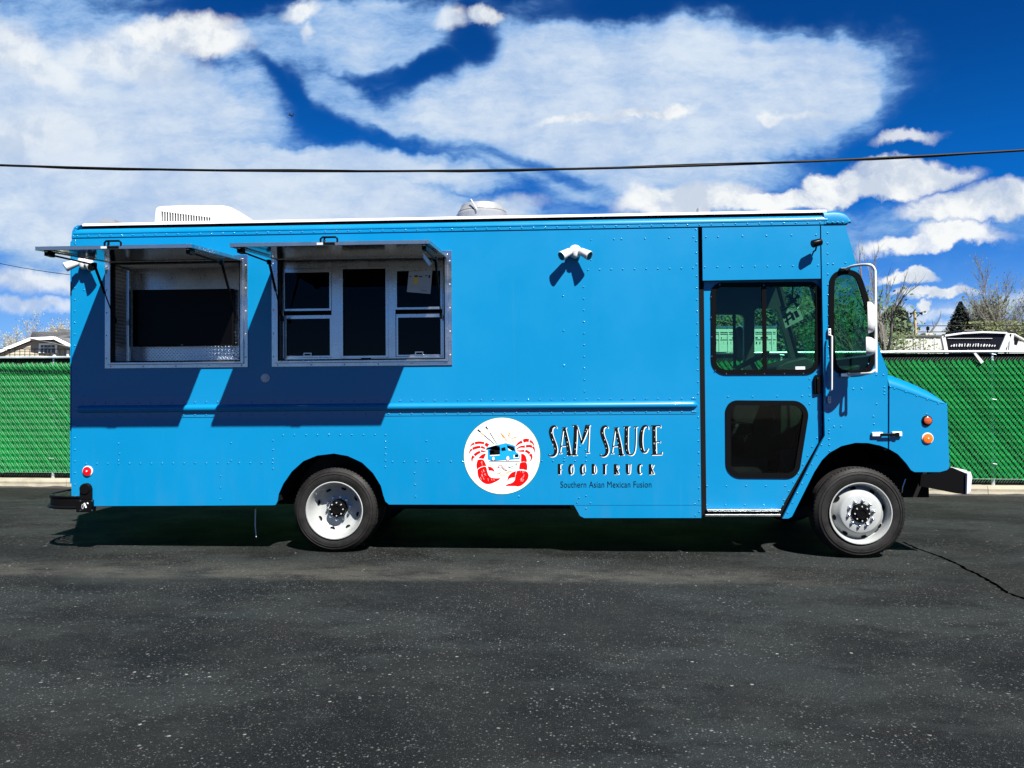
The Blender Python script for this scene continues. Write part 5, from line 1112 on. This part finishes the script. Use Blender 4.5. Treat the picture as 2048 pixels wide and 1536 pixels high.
# trees ---------------------------------------------------------------
def bark(n, c): return mat(n, c, .9, bump=(9, .8, (1, 1, .2)), var=(3, .3))
bk_grey, bk_pale, bk_dark, bk_warm = bark('grey_bark', (.075, .07, .062)), bark('pale_bark', (.24, .2, .155)), bark('dark_bark', (.026, .023, .02)), bark('warm_bark', (.21, .175, .115))
def leafmat(n, c, s=.3):
    return mat(n, c, .8, var=(1.2, s))
needle, needle2 = leafmat('dark_needles', (.006, .011, .008), .5), leafmat('spruce_needles', (.005, .013, .010), .5)
oliveleaf, yellowbud, greenleaf = leafmat('olive_leaves', (.05, .062, .015), .4), leafmat('yellow_buds', (.22, .2, .08)), leafmat('green_leaves', (.028, .06, .014), .45)
def bare_tree(name, base, h, spread, levels, barkm, seed, label, lean=(0, 0), r0=None, leaves=None, leafn=0, leafs=.05, group=None, forks=(3, 5), first=.28, wig=.16, crownm=None):
    rnd_ = random.Random(seed); t_ = empty(name, base); tag(t_, label, 'tree', group)
    trunk, crown, tips = MB(), MB(), []
    r0 = r0 or h*.022
    def grow(p, d, ln, r, lev, mb):
        n = 4 if lev > 1 else 6; pts = [p.copy()]; rs = [r]; q = p.copy(); dd = d.copy()
        for i in range(n):
            dd = (dd+Vector((rnd_.uniform(-wig, wig), rnd_.uniform(-wig, wig), rnd_.uniform(-wig*.4, wig*.7)))).normalized(); q = q+dd*ln/n; pts.append(q.copy()); rs.append(r*(1-.5*(i+1)/n) if lev < levels else r*(1-.85*(i+1)/n))
        mb.tube(pts, rs, 7 if lev == 0 else (5 if lev == 1 else 3), cap=False)
        if lev >= levels: tips.append(pts[-1]); tips.append(pts[len(pts)//2]); return
        k = rnd_.randint(*forks)+(1 if lev else 0)
        for j in range(k):
            t = first+(1-first)*(j+rnd_.random()*.6)/k if lev == 0 else .2+.8*(j+rnd_.random()*.5)/k
            i = min(n-1, int(t*n)); o = pts[i].lerp(pts[i+1], t*n-i); rad = rs[i]*.66
            ang = 2*pi*(j*.38+rnd_.random()*.3); sp_ = rnd_.uniform(.35, .95)*spread
            side_ = Vector((math.cos(ang), math.sin(ang)*.8, 0)); nd = (dd*.9+side_*sp_+Vector((0, 0, .25))).normalized()
            grow(o, nd, ln*rnd_.uniform(.45, .72), rad, lev+1, crown)
    grow(Vector((0, 0, 0)), Vector((lean[0], lean[1], 1)).normalized(), h*.56, r0, 0, trunk)
    trunk.build('trunk', barkm, t_, smooth=True, fix=False)
    if crown.v: crown.build('crown', crownm or barkm, t_, fix=False)
    if leaves:
        lm = MB()
        for k in range(leafn):
            p = rnd_.choice(tips)+Vector([rnd_.gauss(0, leafs*2.6) for _ in range(3)]); a = Vector([rnd_.uniform(-1, 1) for _ in range(3)]).normalized()*leafs; b = a.orthogonal().normalized()*leafs*.7
            lm.add([p-a, p+b, p+a, p-b], [(0, 1, 2, 3)])
        lm.build('foliage', leaves, t_, fix=False)
    return t_
def tree_at(px, py_top, Y): p = at(px, py_top, Y); return (p.x, Y, 0), p.z
def conifer(px, py_top, Y, wpx, m, seed, label, round_=False, group=None, low=.05, dens=1.):
    base, h = tree_at(px, py_top, Y); low = at(px, 722, Y).z/h; rnd_ = random.Random(seed); R = wpx/2*(Y+DIST)/FOC*1.15; t_ = empty('conifer_tree', base); tag(t_, label, 'tree', group)
    MB().tube([(0, 0, 0), (.02, 0, h*.5), (0, 0, h*.98)], [h*.018, h*.012, .01], 7).build('trunk', bk_dark, t_, smooth=True)
    vs, fs = [], []; n = int(900*dens)
    for k in range(n):
        t = (k/n)**.8; z = h*(low+(1-low)*(t)); prof = (1-t)**.85 if not round_ else math.sqrt(max(0, 1-(t*1.06-.42)**2/.36))*.95+.05
        rr_ = R*max(prof, .02)*rnd_.uniform(.68, 1.12)*(1+.1*math.sin(k*.9)); a = rnd_.uniform(0, 2*pi); droop = -.22 if not round_ else .12
        for j in range(5):
            s0, s1 = rr_*(.25+.15*j), rr_*(.25+.15*(j+1)); w = (R*.07*(1.15-.16*j)+.02)*(.35+.65*min(1, prof*1.6)); c_, s_ = math.cos(a), math.sin(a)
            z0, z1 = z+droop*s0+.04*rnd_.uniform(-1, 1), z+droop*s1+.05*rnd_.uniform(-1, 1)
            for side_ in (-1, 1):
                i = len(vs); vs += [(s0*c_, s0*s_, z0), (s1*c_, s1*s_, z1), (s0*c_-side_*w*2*s_*.6+w*c_*1.4, s0*s_+side_*w*2*c_*.6+w*s_*1.4, z0-w*rnd_.uniform(.3, 1.1))]; fs.append((i, i+1, i+2))
    MB().add(vs, fs).build('crown', m, t_, fix=False); return t_
def bush(px0, px1, py_top, Y, m, seed, label, n=2600, ls=.05, stems=True, cat='bush', name='bush', group=None, z0=0.):
    a, b = at(px0, py_top, Y), at(px1, py_top, Y); rnd_ = random.Random(seed); w = b.x-a.x; h = a.z; t_ = empty(name, ((a.x+b.x)/2, Y, 0)); tag(t_, label, cat, group)
    lm, stm = MB(), MB(); cl = [(rnd_.uniform(-w/2, w/2), rnd_.uniform(-.5, .5), h*rnd_.uniform(.55, .97)) for _ in range(26)]
    for c in cl[:18]: stm.tube([(c[0]*.6, c[1], 0), (c[0]*.9, c[1], c[2]*.6), (c[0]+rnd_.uniform(-.1, .1), c[1], c[2]+h*.06)], [.03, .02, .006], 4, cap=False)
    for k in range(n):
        c = rnd_.choice(cl); r = h*.12*rnd_.random()**.5*1.6; v_ = Vector([rnd_.gauss(0, 1) for _ in range(3)]).normalized()*r; p = Vector(c)+Vector((v_.x*1.4, v_.y, v_.z)); p.z = min(p.z, h*1.03)
        if rnd_.random() < .3: p.z = rnd_.uniform(z0, p.z)
        A = Vector([rnd_.uniform(-1, 1) for _ in range(3)]).normalized()*ls; B = A.orthogonal().normalized()*ls*.7; lm.add([p-A, p+B, p+A, p-B], [(0, 1, 2, 3)])
    stm.build('stems', bk_grey, t_, fix=False); lm.build('foliage', m, t_, fix=False); return t_
for px, top, Y, sd, lab, lv in ((66, 606, 34, 5, 'tallest pale bare tree with yellow buds, behind the peak of the house roof', 5), (14, 640, 33, 8, 'low pale bare tree with buds at the left edge of the picture, behind the house', 5), (112, 622, 36, 3, 'pale bare tree between the tallest bare tree and the truck rear', 5)):
    b_, h_ = tree_at(px, top, Y); bare_tree('bare_tree', b_, h_*1.02, 1.15, 5 if lv > 4 else lv, bk_warm, sd, lab, leaves=yellowbud, leafn=900, leafs=.035, r0=.14, group='bare trees behind the house', forks=(3, 4), first=.3)
b_, h_ = tree_at(1779, 500, 11.5); bare_tree('bare_tree', b_, h_*.98, .42, 4, bk_pale, 21, 'gnarled pale bare tree directly behind the white side mirrors of the food truck', lean=(-.04, 0), r0=.1, forks=(3, 4), first=.4, wig=.26, crownm=bk_grey)
b_, h_ = tree_at(1762, 600, 13.); bare_tree('bare_tree', b_, h_*.98, .6, 4, bk_dark, 27, 'thin dark bare sapling between the windscreen and the gnarled pale tree', r0=.05, forks=(3, 4), first=.3)
conifer(1790, 607, 38, 52, needle, 3, 'rounded dark pine just right of the side mirrors', round_=True, dens=2.2); conifer(1814, 624, 40, 40, needle2, 5, 'small pointed spruce between the rounded pine and the utility pole', dens=1.2)
conifer(1762, 632, 42, 60, needle, 6, 'low dark pine behind the gnarled pale tree', round_=True, dens=1.6)
conifer(1921, 603, 40, 104, needle2, 9, 'wide black green spruce with tiered branches, right of the utility pole', dens=2.); conifer(2062, 632, 36, 60, needle, 12, 'dark spruce cut by the right edge of the picture', dens=.8)
b_, h_ = tree_at(1960, 604, 44); bare_tree('budding_tree', b_, h_*1.0, .75, 4, bk_dark, 31, 'tree with sparse olive leaves between the wide spruce and the tall bare trees', leaves=oliveleaf, leafn=2600, leafs=.11, r0=.14)
for px, top, Y, sd, lab in ((1998, 580, 38, 41, 'tall grey bare tree just right of the sparse olive leaved tree'), (2034, 573, 37, 44, 'tallest grey bare tree, close to the right edge of the picture')):
    b_, h_ = tree_at(px, top, Y); bare_tree('bare_tree', b_, h_*1.0, .62, 5, bk_grey, sd, lab, r0=.2, forks=(4, 5), first=.2, leaves=oliveleaf, leafn=900, leafs=.06, group='grey bare trees at the right')
# dead leaning branch tree
db = empty('dead_tree', tuple(at(1848, 690, 26)*Vector((1, 1, 0)) if False else (at(1850, 690, 26).x, 26, 0))); tag(db, 'leaning dead sapling with two bare forks, right of the utility pole', 'tree')
def rel(px, py, Y, o): p = at(px, py, Y); return Vector((p.x-o.location.x, p.y-o.location.y, p.z-o.location.z))
MB().tube([(0, 0, 0), rel(1856, 672, 26, db), rel(1868, 655, 26, db), rel(1877, 642, 26, db), rel(1881, 632, 26, db), rel(1882, 622, 26, db)], [.06, .045, .035, .025, .015, .008], 6).build('trunk', bk_grey, db, smooth=True)
MB().tube([rel(1868, 655, 26, db), rel(1865, 645, 26, db), rel(1864, 638, 26, db)], [.02, .012, .006], 5).tube([rel(1872, 650, 26, db), rel(1868, 643, 26, db)], [.012, .005], 5).build('crown', bk_grey, db)
# utility pole with a string of pennants
woodp = mat('weathered_pole', (.26, .2, .11), .9, bump=(12, .6, (1, 1, .1)), var=(4, .2))
up_ = empty('utility_pole', (at(1830, 690, 24).x, 24, 0)); tag(up_, 'tan wooden utility pole standing alone between the small spruce and the wide spruce', 'pole')
MB().tube([rel(1834, 790, 24, up_)*1, rel(1833, 700, 24, up_), rel(1829, 622, 24, up_)], [.09, .07, .05], 10).build('pole_shaft', woodp, up_, smooth=True)
MB().tube([rel(1823, 627, 24, up_), rel(1835, 627, 24, up_)], .03, 6).build('cross_arm', bk_dark, up_)
pn = empty('pennant_string', (at(1830, 625, 24).x, 23.8, at(1830, 625, 24).z)); tag(pn, 'string of small dark pennants hanging across the top of the utility pole', 'pennants')
ps = [(1806, 628), (1818, 626), (1829, 625), (1842, 625), (1853, 622)]
MB().tube([rel(a, b, 23.8, pn) for a, b in ps], .012, 5).build('string', cable_m, pn)
for px, py, hh in ((1810, 627, 9), (1815, 626.5, 5), (1821, 626, 7), (1825, 625.5, 5), (1840, 625, 6), (1843, 625, 8), (1849, 623, 4)):
    c = rel(px, py, 23.8, pn); c2 = rel(px+1.2, py+hh*.6, 23.8, pn); MB().add([c+Vector((-.04, 0, 0)), c+Vector((.04, 0, 0)), c2+Vector((.03, .01, 0)), c2+Vector((-.05, -.01, 0))], [(0, 1, 2, 3)]).build('pennant', blackm, pn, fix=False)
# ribbed shed behind the right end of the fence
shw = mat('shed_white', (.3, .31, .28), .7, var=(1.5, .15))
sh = empty('storage_shed', (at(1820, 700, 22).x, 22, 0)); tag(sh, 'long low pale shed of upright ribbed panels, right of the cab beyond the fence', 'shed')
sx0, sx1, shz = rel(1745, 676, 22, sh).x, rel(1885, 676, 22, sh).x, at(1820, 674.5, 22).z
x = sx0
while x < sx1:
    MB().prism([(x, 0), (x+.32, 0), (x+.32, shz+Rm.uniform(-.02, .02)), (x, shz)], -.04, 0).build('wall_panel', shw, sh); MB().box((x+.33, -.06, 0), (x+.37, -.03, shz)).build('panel_rib', shw, sh); x += .38
MB().box((sx0, -.1, shz+.02), (sx1, 4, shz+.08)).build('roof', shingle, sh)
MB().box((rel(1848, 0, 22, sh).x, .1, shz+.081), (rel(1864, 0, 22, sh).x, .5, shz+.17)).build('roof_cooler', mat('tan_box', (.3, .3, .26), .7), sh)
MB().tube([(rel(1855, 0, 22, sh).x, .2, shz+.08), (rel(1855, 0, 22, sh).x, .2, shz+.42)], .02, 6).box((rel(1852, 0, 22, sh).x, .1, shz+.27), (rel(1856, 0, 22, sh).x, .2, shz+.4)).build('roof_pipe', black, sh)
bush(1766, 1800, 672, 14, oliveleaf, 4, 'olive green shrub right beside the cab, leaning over the fence rail', 1400, .035)
bush(1796, 1850, 677, 14.5, oliveleaf, 7, 'low yellow green shrub around the foot of the utility pole', 1500, .035)
bush(1945, 2075, 650, 33, oliveleaf, 15, 'broad olive and brown shrub mass below the tall bare trees at the right edge', 5200, .075)
bush(1742, 1800, 650, 31, leafmat('dark_leaves', (.012, .016, .008), .5), 17, 'dark shrub directly behind the gnarled pale tree', 2600, .06)
# two thin utility wires on the right, one on the left
def wire(name, p0, p1, Y, r, label, sag=0., ext=30, kinds='cable'):
    a, b = at(*p0, Y), at(*p1, Y); dd = (b-a); u0, u1 = -ext/dd.length, 1+ext/dd.length; pts = []
    for k in range(41):
        t = u0+(u1-u0)*k/40; p = a+dd*t; p.z -= sag*4*t*(1-t); pts.append(p)
    c = sum(pts, Vector())/len(pts); o = MB().tube([p-c for p in pts], r, 6, cap=False).build(name, cable_m, None, smooth=True, loc=c); tag(o, label, kinds); return o
wire('utility_wire', (1765, 652), (2048, 651), 30, .02, 'upper of two thin straight wires crossing in front of the right hand trees'); wire('utility_wire', (1765, 664), (2048, 663.5), 30, .02, 'lower of two thin straight wires crossing in front of the right hand trees')
wire('utility_wire', (0, 527), (140, 549.5), 20, .012, 'thin sagging wire in the clouds left of the rear of the food truck', .03, 8)
# the overhead cable: a catenary through the traced points
pz = [at(px, py, 3.2) for px, py in ((0, 330.5), (512, 337.5), (1024, 340), (1536, 322), (2048, 300.5))]
def lag(xv):
    s_ = 0
    idx = (0, 2, 4)
    for i in idx:
        w_ = pz[i].z
        for j in idx:
            if i != j: w_ *= (xv-pz[j].x)/(pz[i].x-pz[j].x)
        s_ += w_
    return s_
cpts = [Vector((x_, 3.2, lag(x_))) for x_ in [-22+k*.8 for k in range(56)]]
oc = MB(); oc.tube(cpts, .017, 8, cap=False); oc.tube([p+Vector((0, .02*math.cos(i*.9), .02*math.sin(i*.9))) for i, p in enumerate(cpts)], .008, 5, cap=False)
o = oc.build('overhead_cable', cable_m, smooth=True); tag(o, 'thick black overhead cable sagging across the sky above the food truck', 'cable')
# aeroplane
pl = empty('aeroplane', tuple(at(581.5, 230, 420))); tag(pl, 'tiny dark aeroplane in the cloud gap above the left part of the truck', 'aeroplane')
pb = MB(); pb.tube([(-1.4, 0, .2), (-.8, 0, 0), (1.2, 0, -.5), (1.9, 0, -.7)], [.05, .34, .3, .05], 8); pb.build('fuselage', chassis, pl, smooth=True)
MB().prism([(-1.1, 1.3), (-.7, 1.2), (.5, -.3), (1.0, -1.5), (.7, -1.5), (-.1, -.35)], -.04, .04).build('wing', chassis, pl)
MB().prism([(1.0, -.2), (1.3, .7), (1.75, .6), (1.7, -.3)], -.04, .04).build('tail', chassis, pl)
# white box trailer seen through the cab
tr = empty('box_trailer', (at(1490, 700, 9).x, 9, 0)); tag(tr, 'white box trailer with dark stripes seen through the cab windows', 'trailer')
a, b = rel(1395, 655, 9, tr), rel(1553, 655, 9, tr)
MB().box((a.x, 0, .6), (b.x, 2.2, a.z)).build('trailer_body', white, tr)
for k in range(9): x = a.x+(b.x-a.x)*(k+.5)/9; MB().box((x-.012, -.012, .65), (x+.012, -.001, a.z-.1)).build('side_rib', white, tr)
for (py, h_, segs) in ((664.5, .012, 1), (668, .012, 1), (675.5, .03, 14), (679.5, .012, 1), (686, .05, 22)):
    z_ = rel(1490, py, 9, tr).z
    for k in range(segs):
        w_ = (b.x-a.x)/segs; x_ = a.x+w_*k; MB().box((x_+.02, -.006, z_-h_/2), (x_+w_*(Rm.uniform(.3, .85) if segs > 1 else 1)-.02, -.0015, z_+h_/2)).build('stripe', inkk, tr)
MB().box((a.x, -.01, a.z-.02), (b.x, 2.2, a.z+.03)).build('roof_rail', alu, tr)
for k in (-.4, .45): MB().lathe([(0, -.02), (.2, -.02), (.36, -.0), (.38, .1), (.36, .2), (0, .2)], (a.x*.5+b.x*.5+k, 0, .38), 'y', 20).build('trailer_wheel', rubber, tr, smooth=True)
MB().box((a.x+.1, .3, .35), (b.x-.1, 1.9, .6)).build('trailer_frame', chassis, tr)
# green trees behind the cab, seen through its glass
for i, (p0, p1, top, Y, sd, mm, lab) in enumerate(((1400, 1470, 628, 20, 3, oliveleaf, 'olive leaved tree behind the trailer, seen through the left half of the door window'), (1462, 1530, 612, 21, 5, oliveleaf, 'olive leaved tree behind the trailer, seen in the middle of the door window'),
        (1530, 1600, 585, 17, 6, greenleaf, 'green tree seen through the windscreen left of the cab pillar'), (1590, 1680, 575, 18, 8, greenleaf, 'tall green tree seen through the right half of the cab door window'), (1670, 1752, 590, 17, 9, greenleaf, 'green tree seen through the narrow cab quarter window'))):
    bush(p0, p1, top, Y, mm, sd, lab, 3600, .075, cat='tree', name='leafy_tree')
# white off-road buggy on a low trailer behind the fence
bgY = 8.5
bg0 = empty('off_road_buggy', (at(1965, 700, bgY).x, bgY, 0)); tag(bg0, 'white off road buggy with black windscreen rising above the fence at the right', 'off road vehicle')
def rb_(px, py, dy=0): p = at(px, py, bgY+dy); return Vector((p.x-bg0.location.x, dy, p.z))
def xzb(px, py): p = rb_(px, py); return (p.x, p.z)
softtop = mat('soft_top', (.003, .003, .006), .4, spec=.15, bump=(5, .3))
MB().prism([xzb(1893, 671), xzb(1925, 667), xzb(1965, 665), xzb(2010, 666), xzb(2004, 690), xzb(1998, 712), xzb(1897, 712)], .02, .06).build('windscreen', softtop, bg0)
def bar(name, pts, w_, m=white, y0=-.03, y1=.04, par=None):
    l_, r_ = ribbon([xzb(*p) for p in pts], w_); return MB().prism([tuple(p) for p in l_]+[tuple(p) for p in r_[::-1]], y0, y1).build(name, m, par or bg0, bevel=.006)
bar('roof_edge', [(1889, 671.5), (1925, 666.5), (1965, 664.5), (2012, 666)], .035)
bar('front_post', [(1885.5, 673), (1889, 690), (1893, 712)], .075); bar('side_post', [(2017, 667), (2010, 684), (1998, 712)], .11); bar('side_post', [(2022, 667), (2021, 690), (2020, 712)], .08)
MB().prism([xzb(2012, 712), xzb(2016, 680), xzb(2046, 684), xzb(2060, 712)], -.01, .02).build('side_panel', white, bg0)
bar('rear_stay', [(2027, 668), (2048, 680), (2075, 694)], .03); MB().prism([xzb(2028, 673), xzb(2037, 677), xzb(2033, 690), xzb(2028, 688)], -.02, -.012).build('side_window', softtop, bg0)
for px in (1887, 2019): c = rb_(px, 669 if px > 1900 else 673); MB().tube([(c.x, -.045, c.z), (c.x, -.03, c.z)], .012, 8).build('bolt', black, bg0)
bar('roof_seam', [(1895, 677), (1985, 677)], .012, greym, -.006, .018)
for k in range(17):
    px = 1902+k*5.4; t_ = k/16; top = 690.5-2.6*math.sin(pi*t_)-Rm.uniform(0, 1.6); bar('windscreen_mark', [(px, 693.5), (px+Rm.uniform(.5, 3), top)], Rm.uniform(.015, .032), white, -.002, .018)
MB().box((rb_(1897, 700).x, .06, .95), (rb_(2080, 700).x, 1.5, 1.7)).build('body', white, bg0, bevel=.05)
c0 = rb_(1950, 660); MB().box((rb_(1948, 660).x, .4, rb_(1948, 665).z+.0), (rb_(1976, 660).x, 1.0, rb_(1948, 655).z)).build('roof_box', softtop, bg0, bevel=.03)
for x_ in (rb_(1910, 700).x, rb_(2050, 700).x):
    for y_ in (.0, 1.35): MB().lathe([(0, 0), (.18, 0), (.3, -.01), (.33, .08), (.3, .2), (0, .2)], (x_, y_, .98), 'y', 18).build('wheel', rubber, bg0, smooth=True)
tl_ = empty('flatbed_trailer', (bg0.location.x, bgY, 0)); tag(tl_, 'flatbed trailer carrying the white buggy behind the fence', 'trailer')
xa, xb = rb_(1880, 700).x, rb_(2110, 700).x
MB().box((xa, -.2, .58), (xb, 1.8, .64)).build('deck', woodp, tl_); MB().box((xa, -.25, .45), (xb, -.2, .66)).build('side_rail', chassis, tl_); MB().box((xa, 1.8, .45), (xb, 1.85, .66)).build('side_rail', chassis, tl_)
for x_ in ((xa+xb)/2-.4, (xa+xb)/2+.4):
    for y_ in (-.4, 1.82): MB().lathe([(0, 0), (.18, 0), (.3, -.01), (.33, .08), (.3, .2), (0, .2)], (x_, y_, .33), 'y', 18).build('trailer_wheel', rubber, tl_, smooth=True)
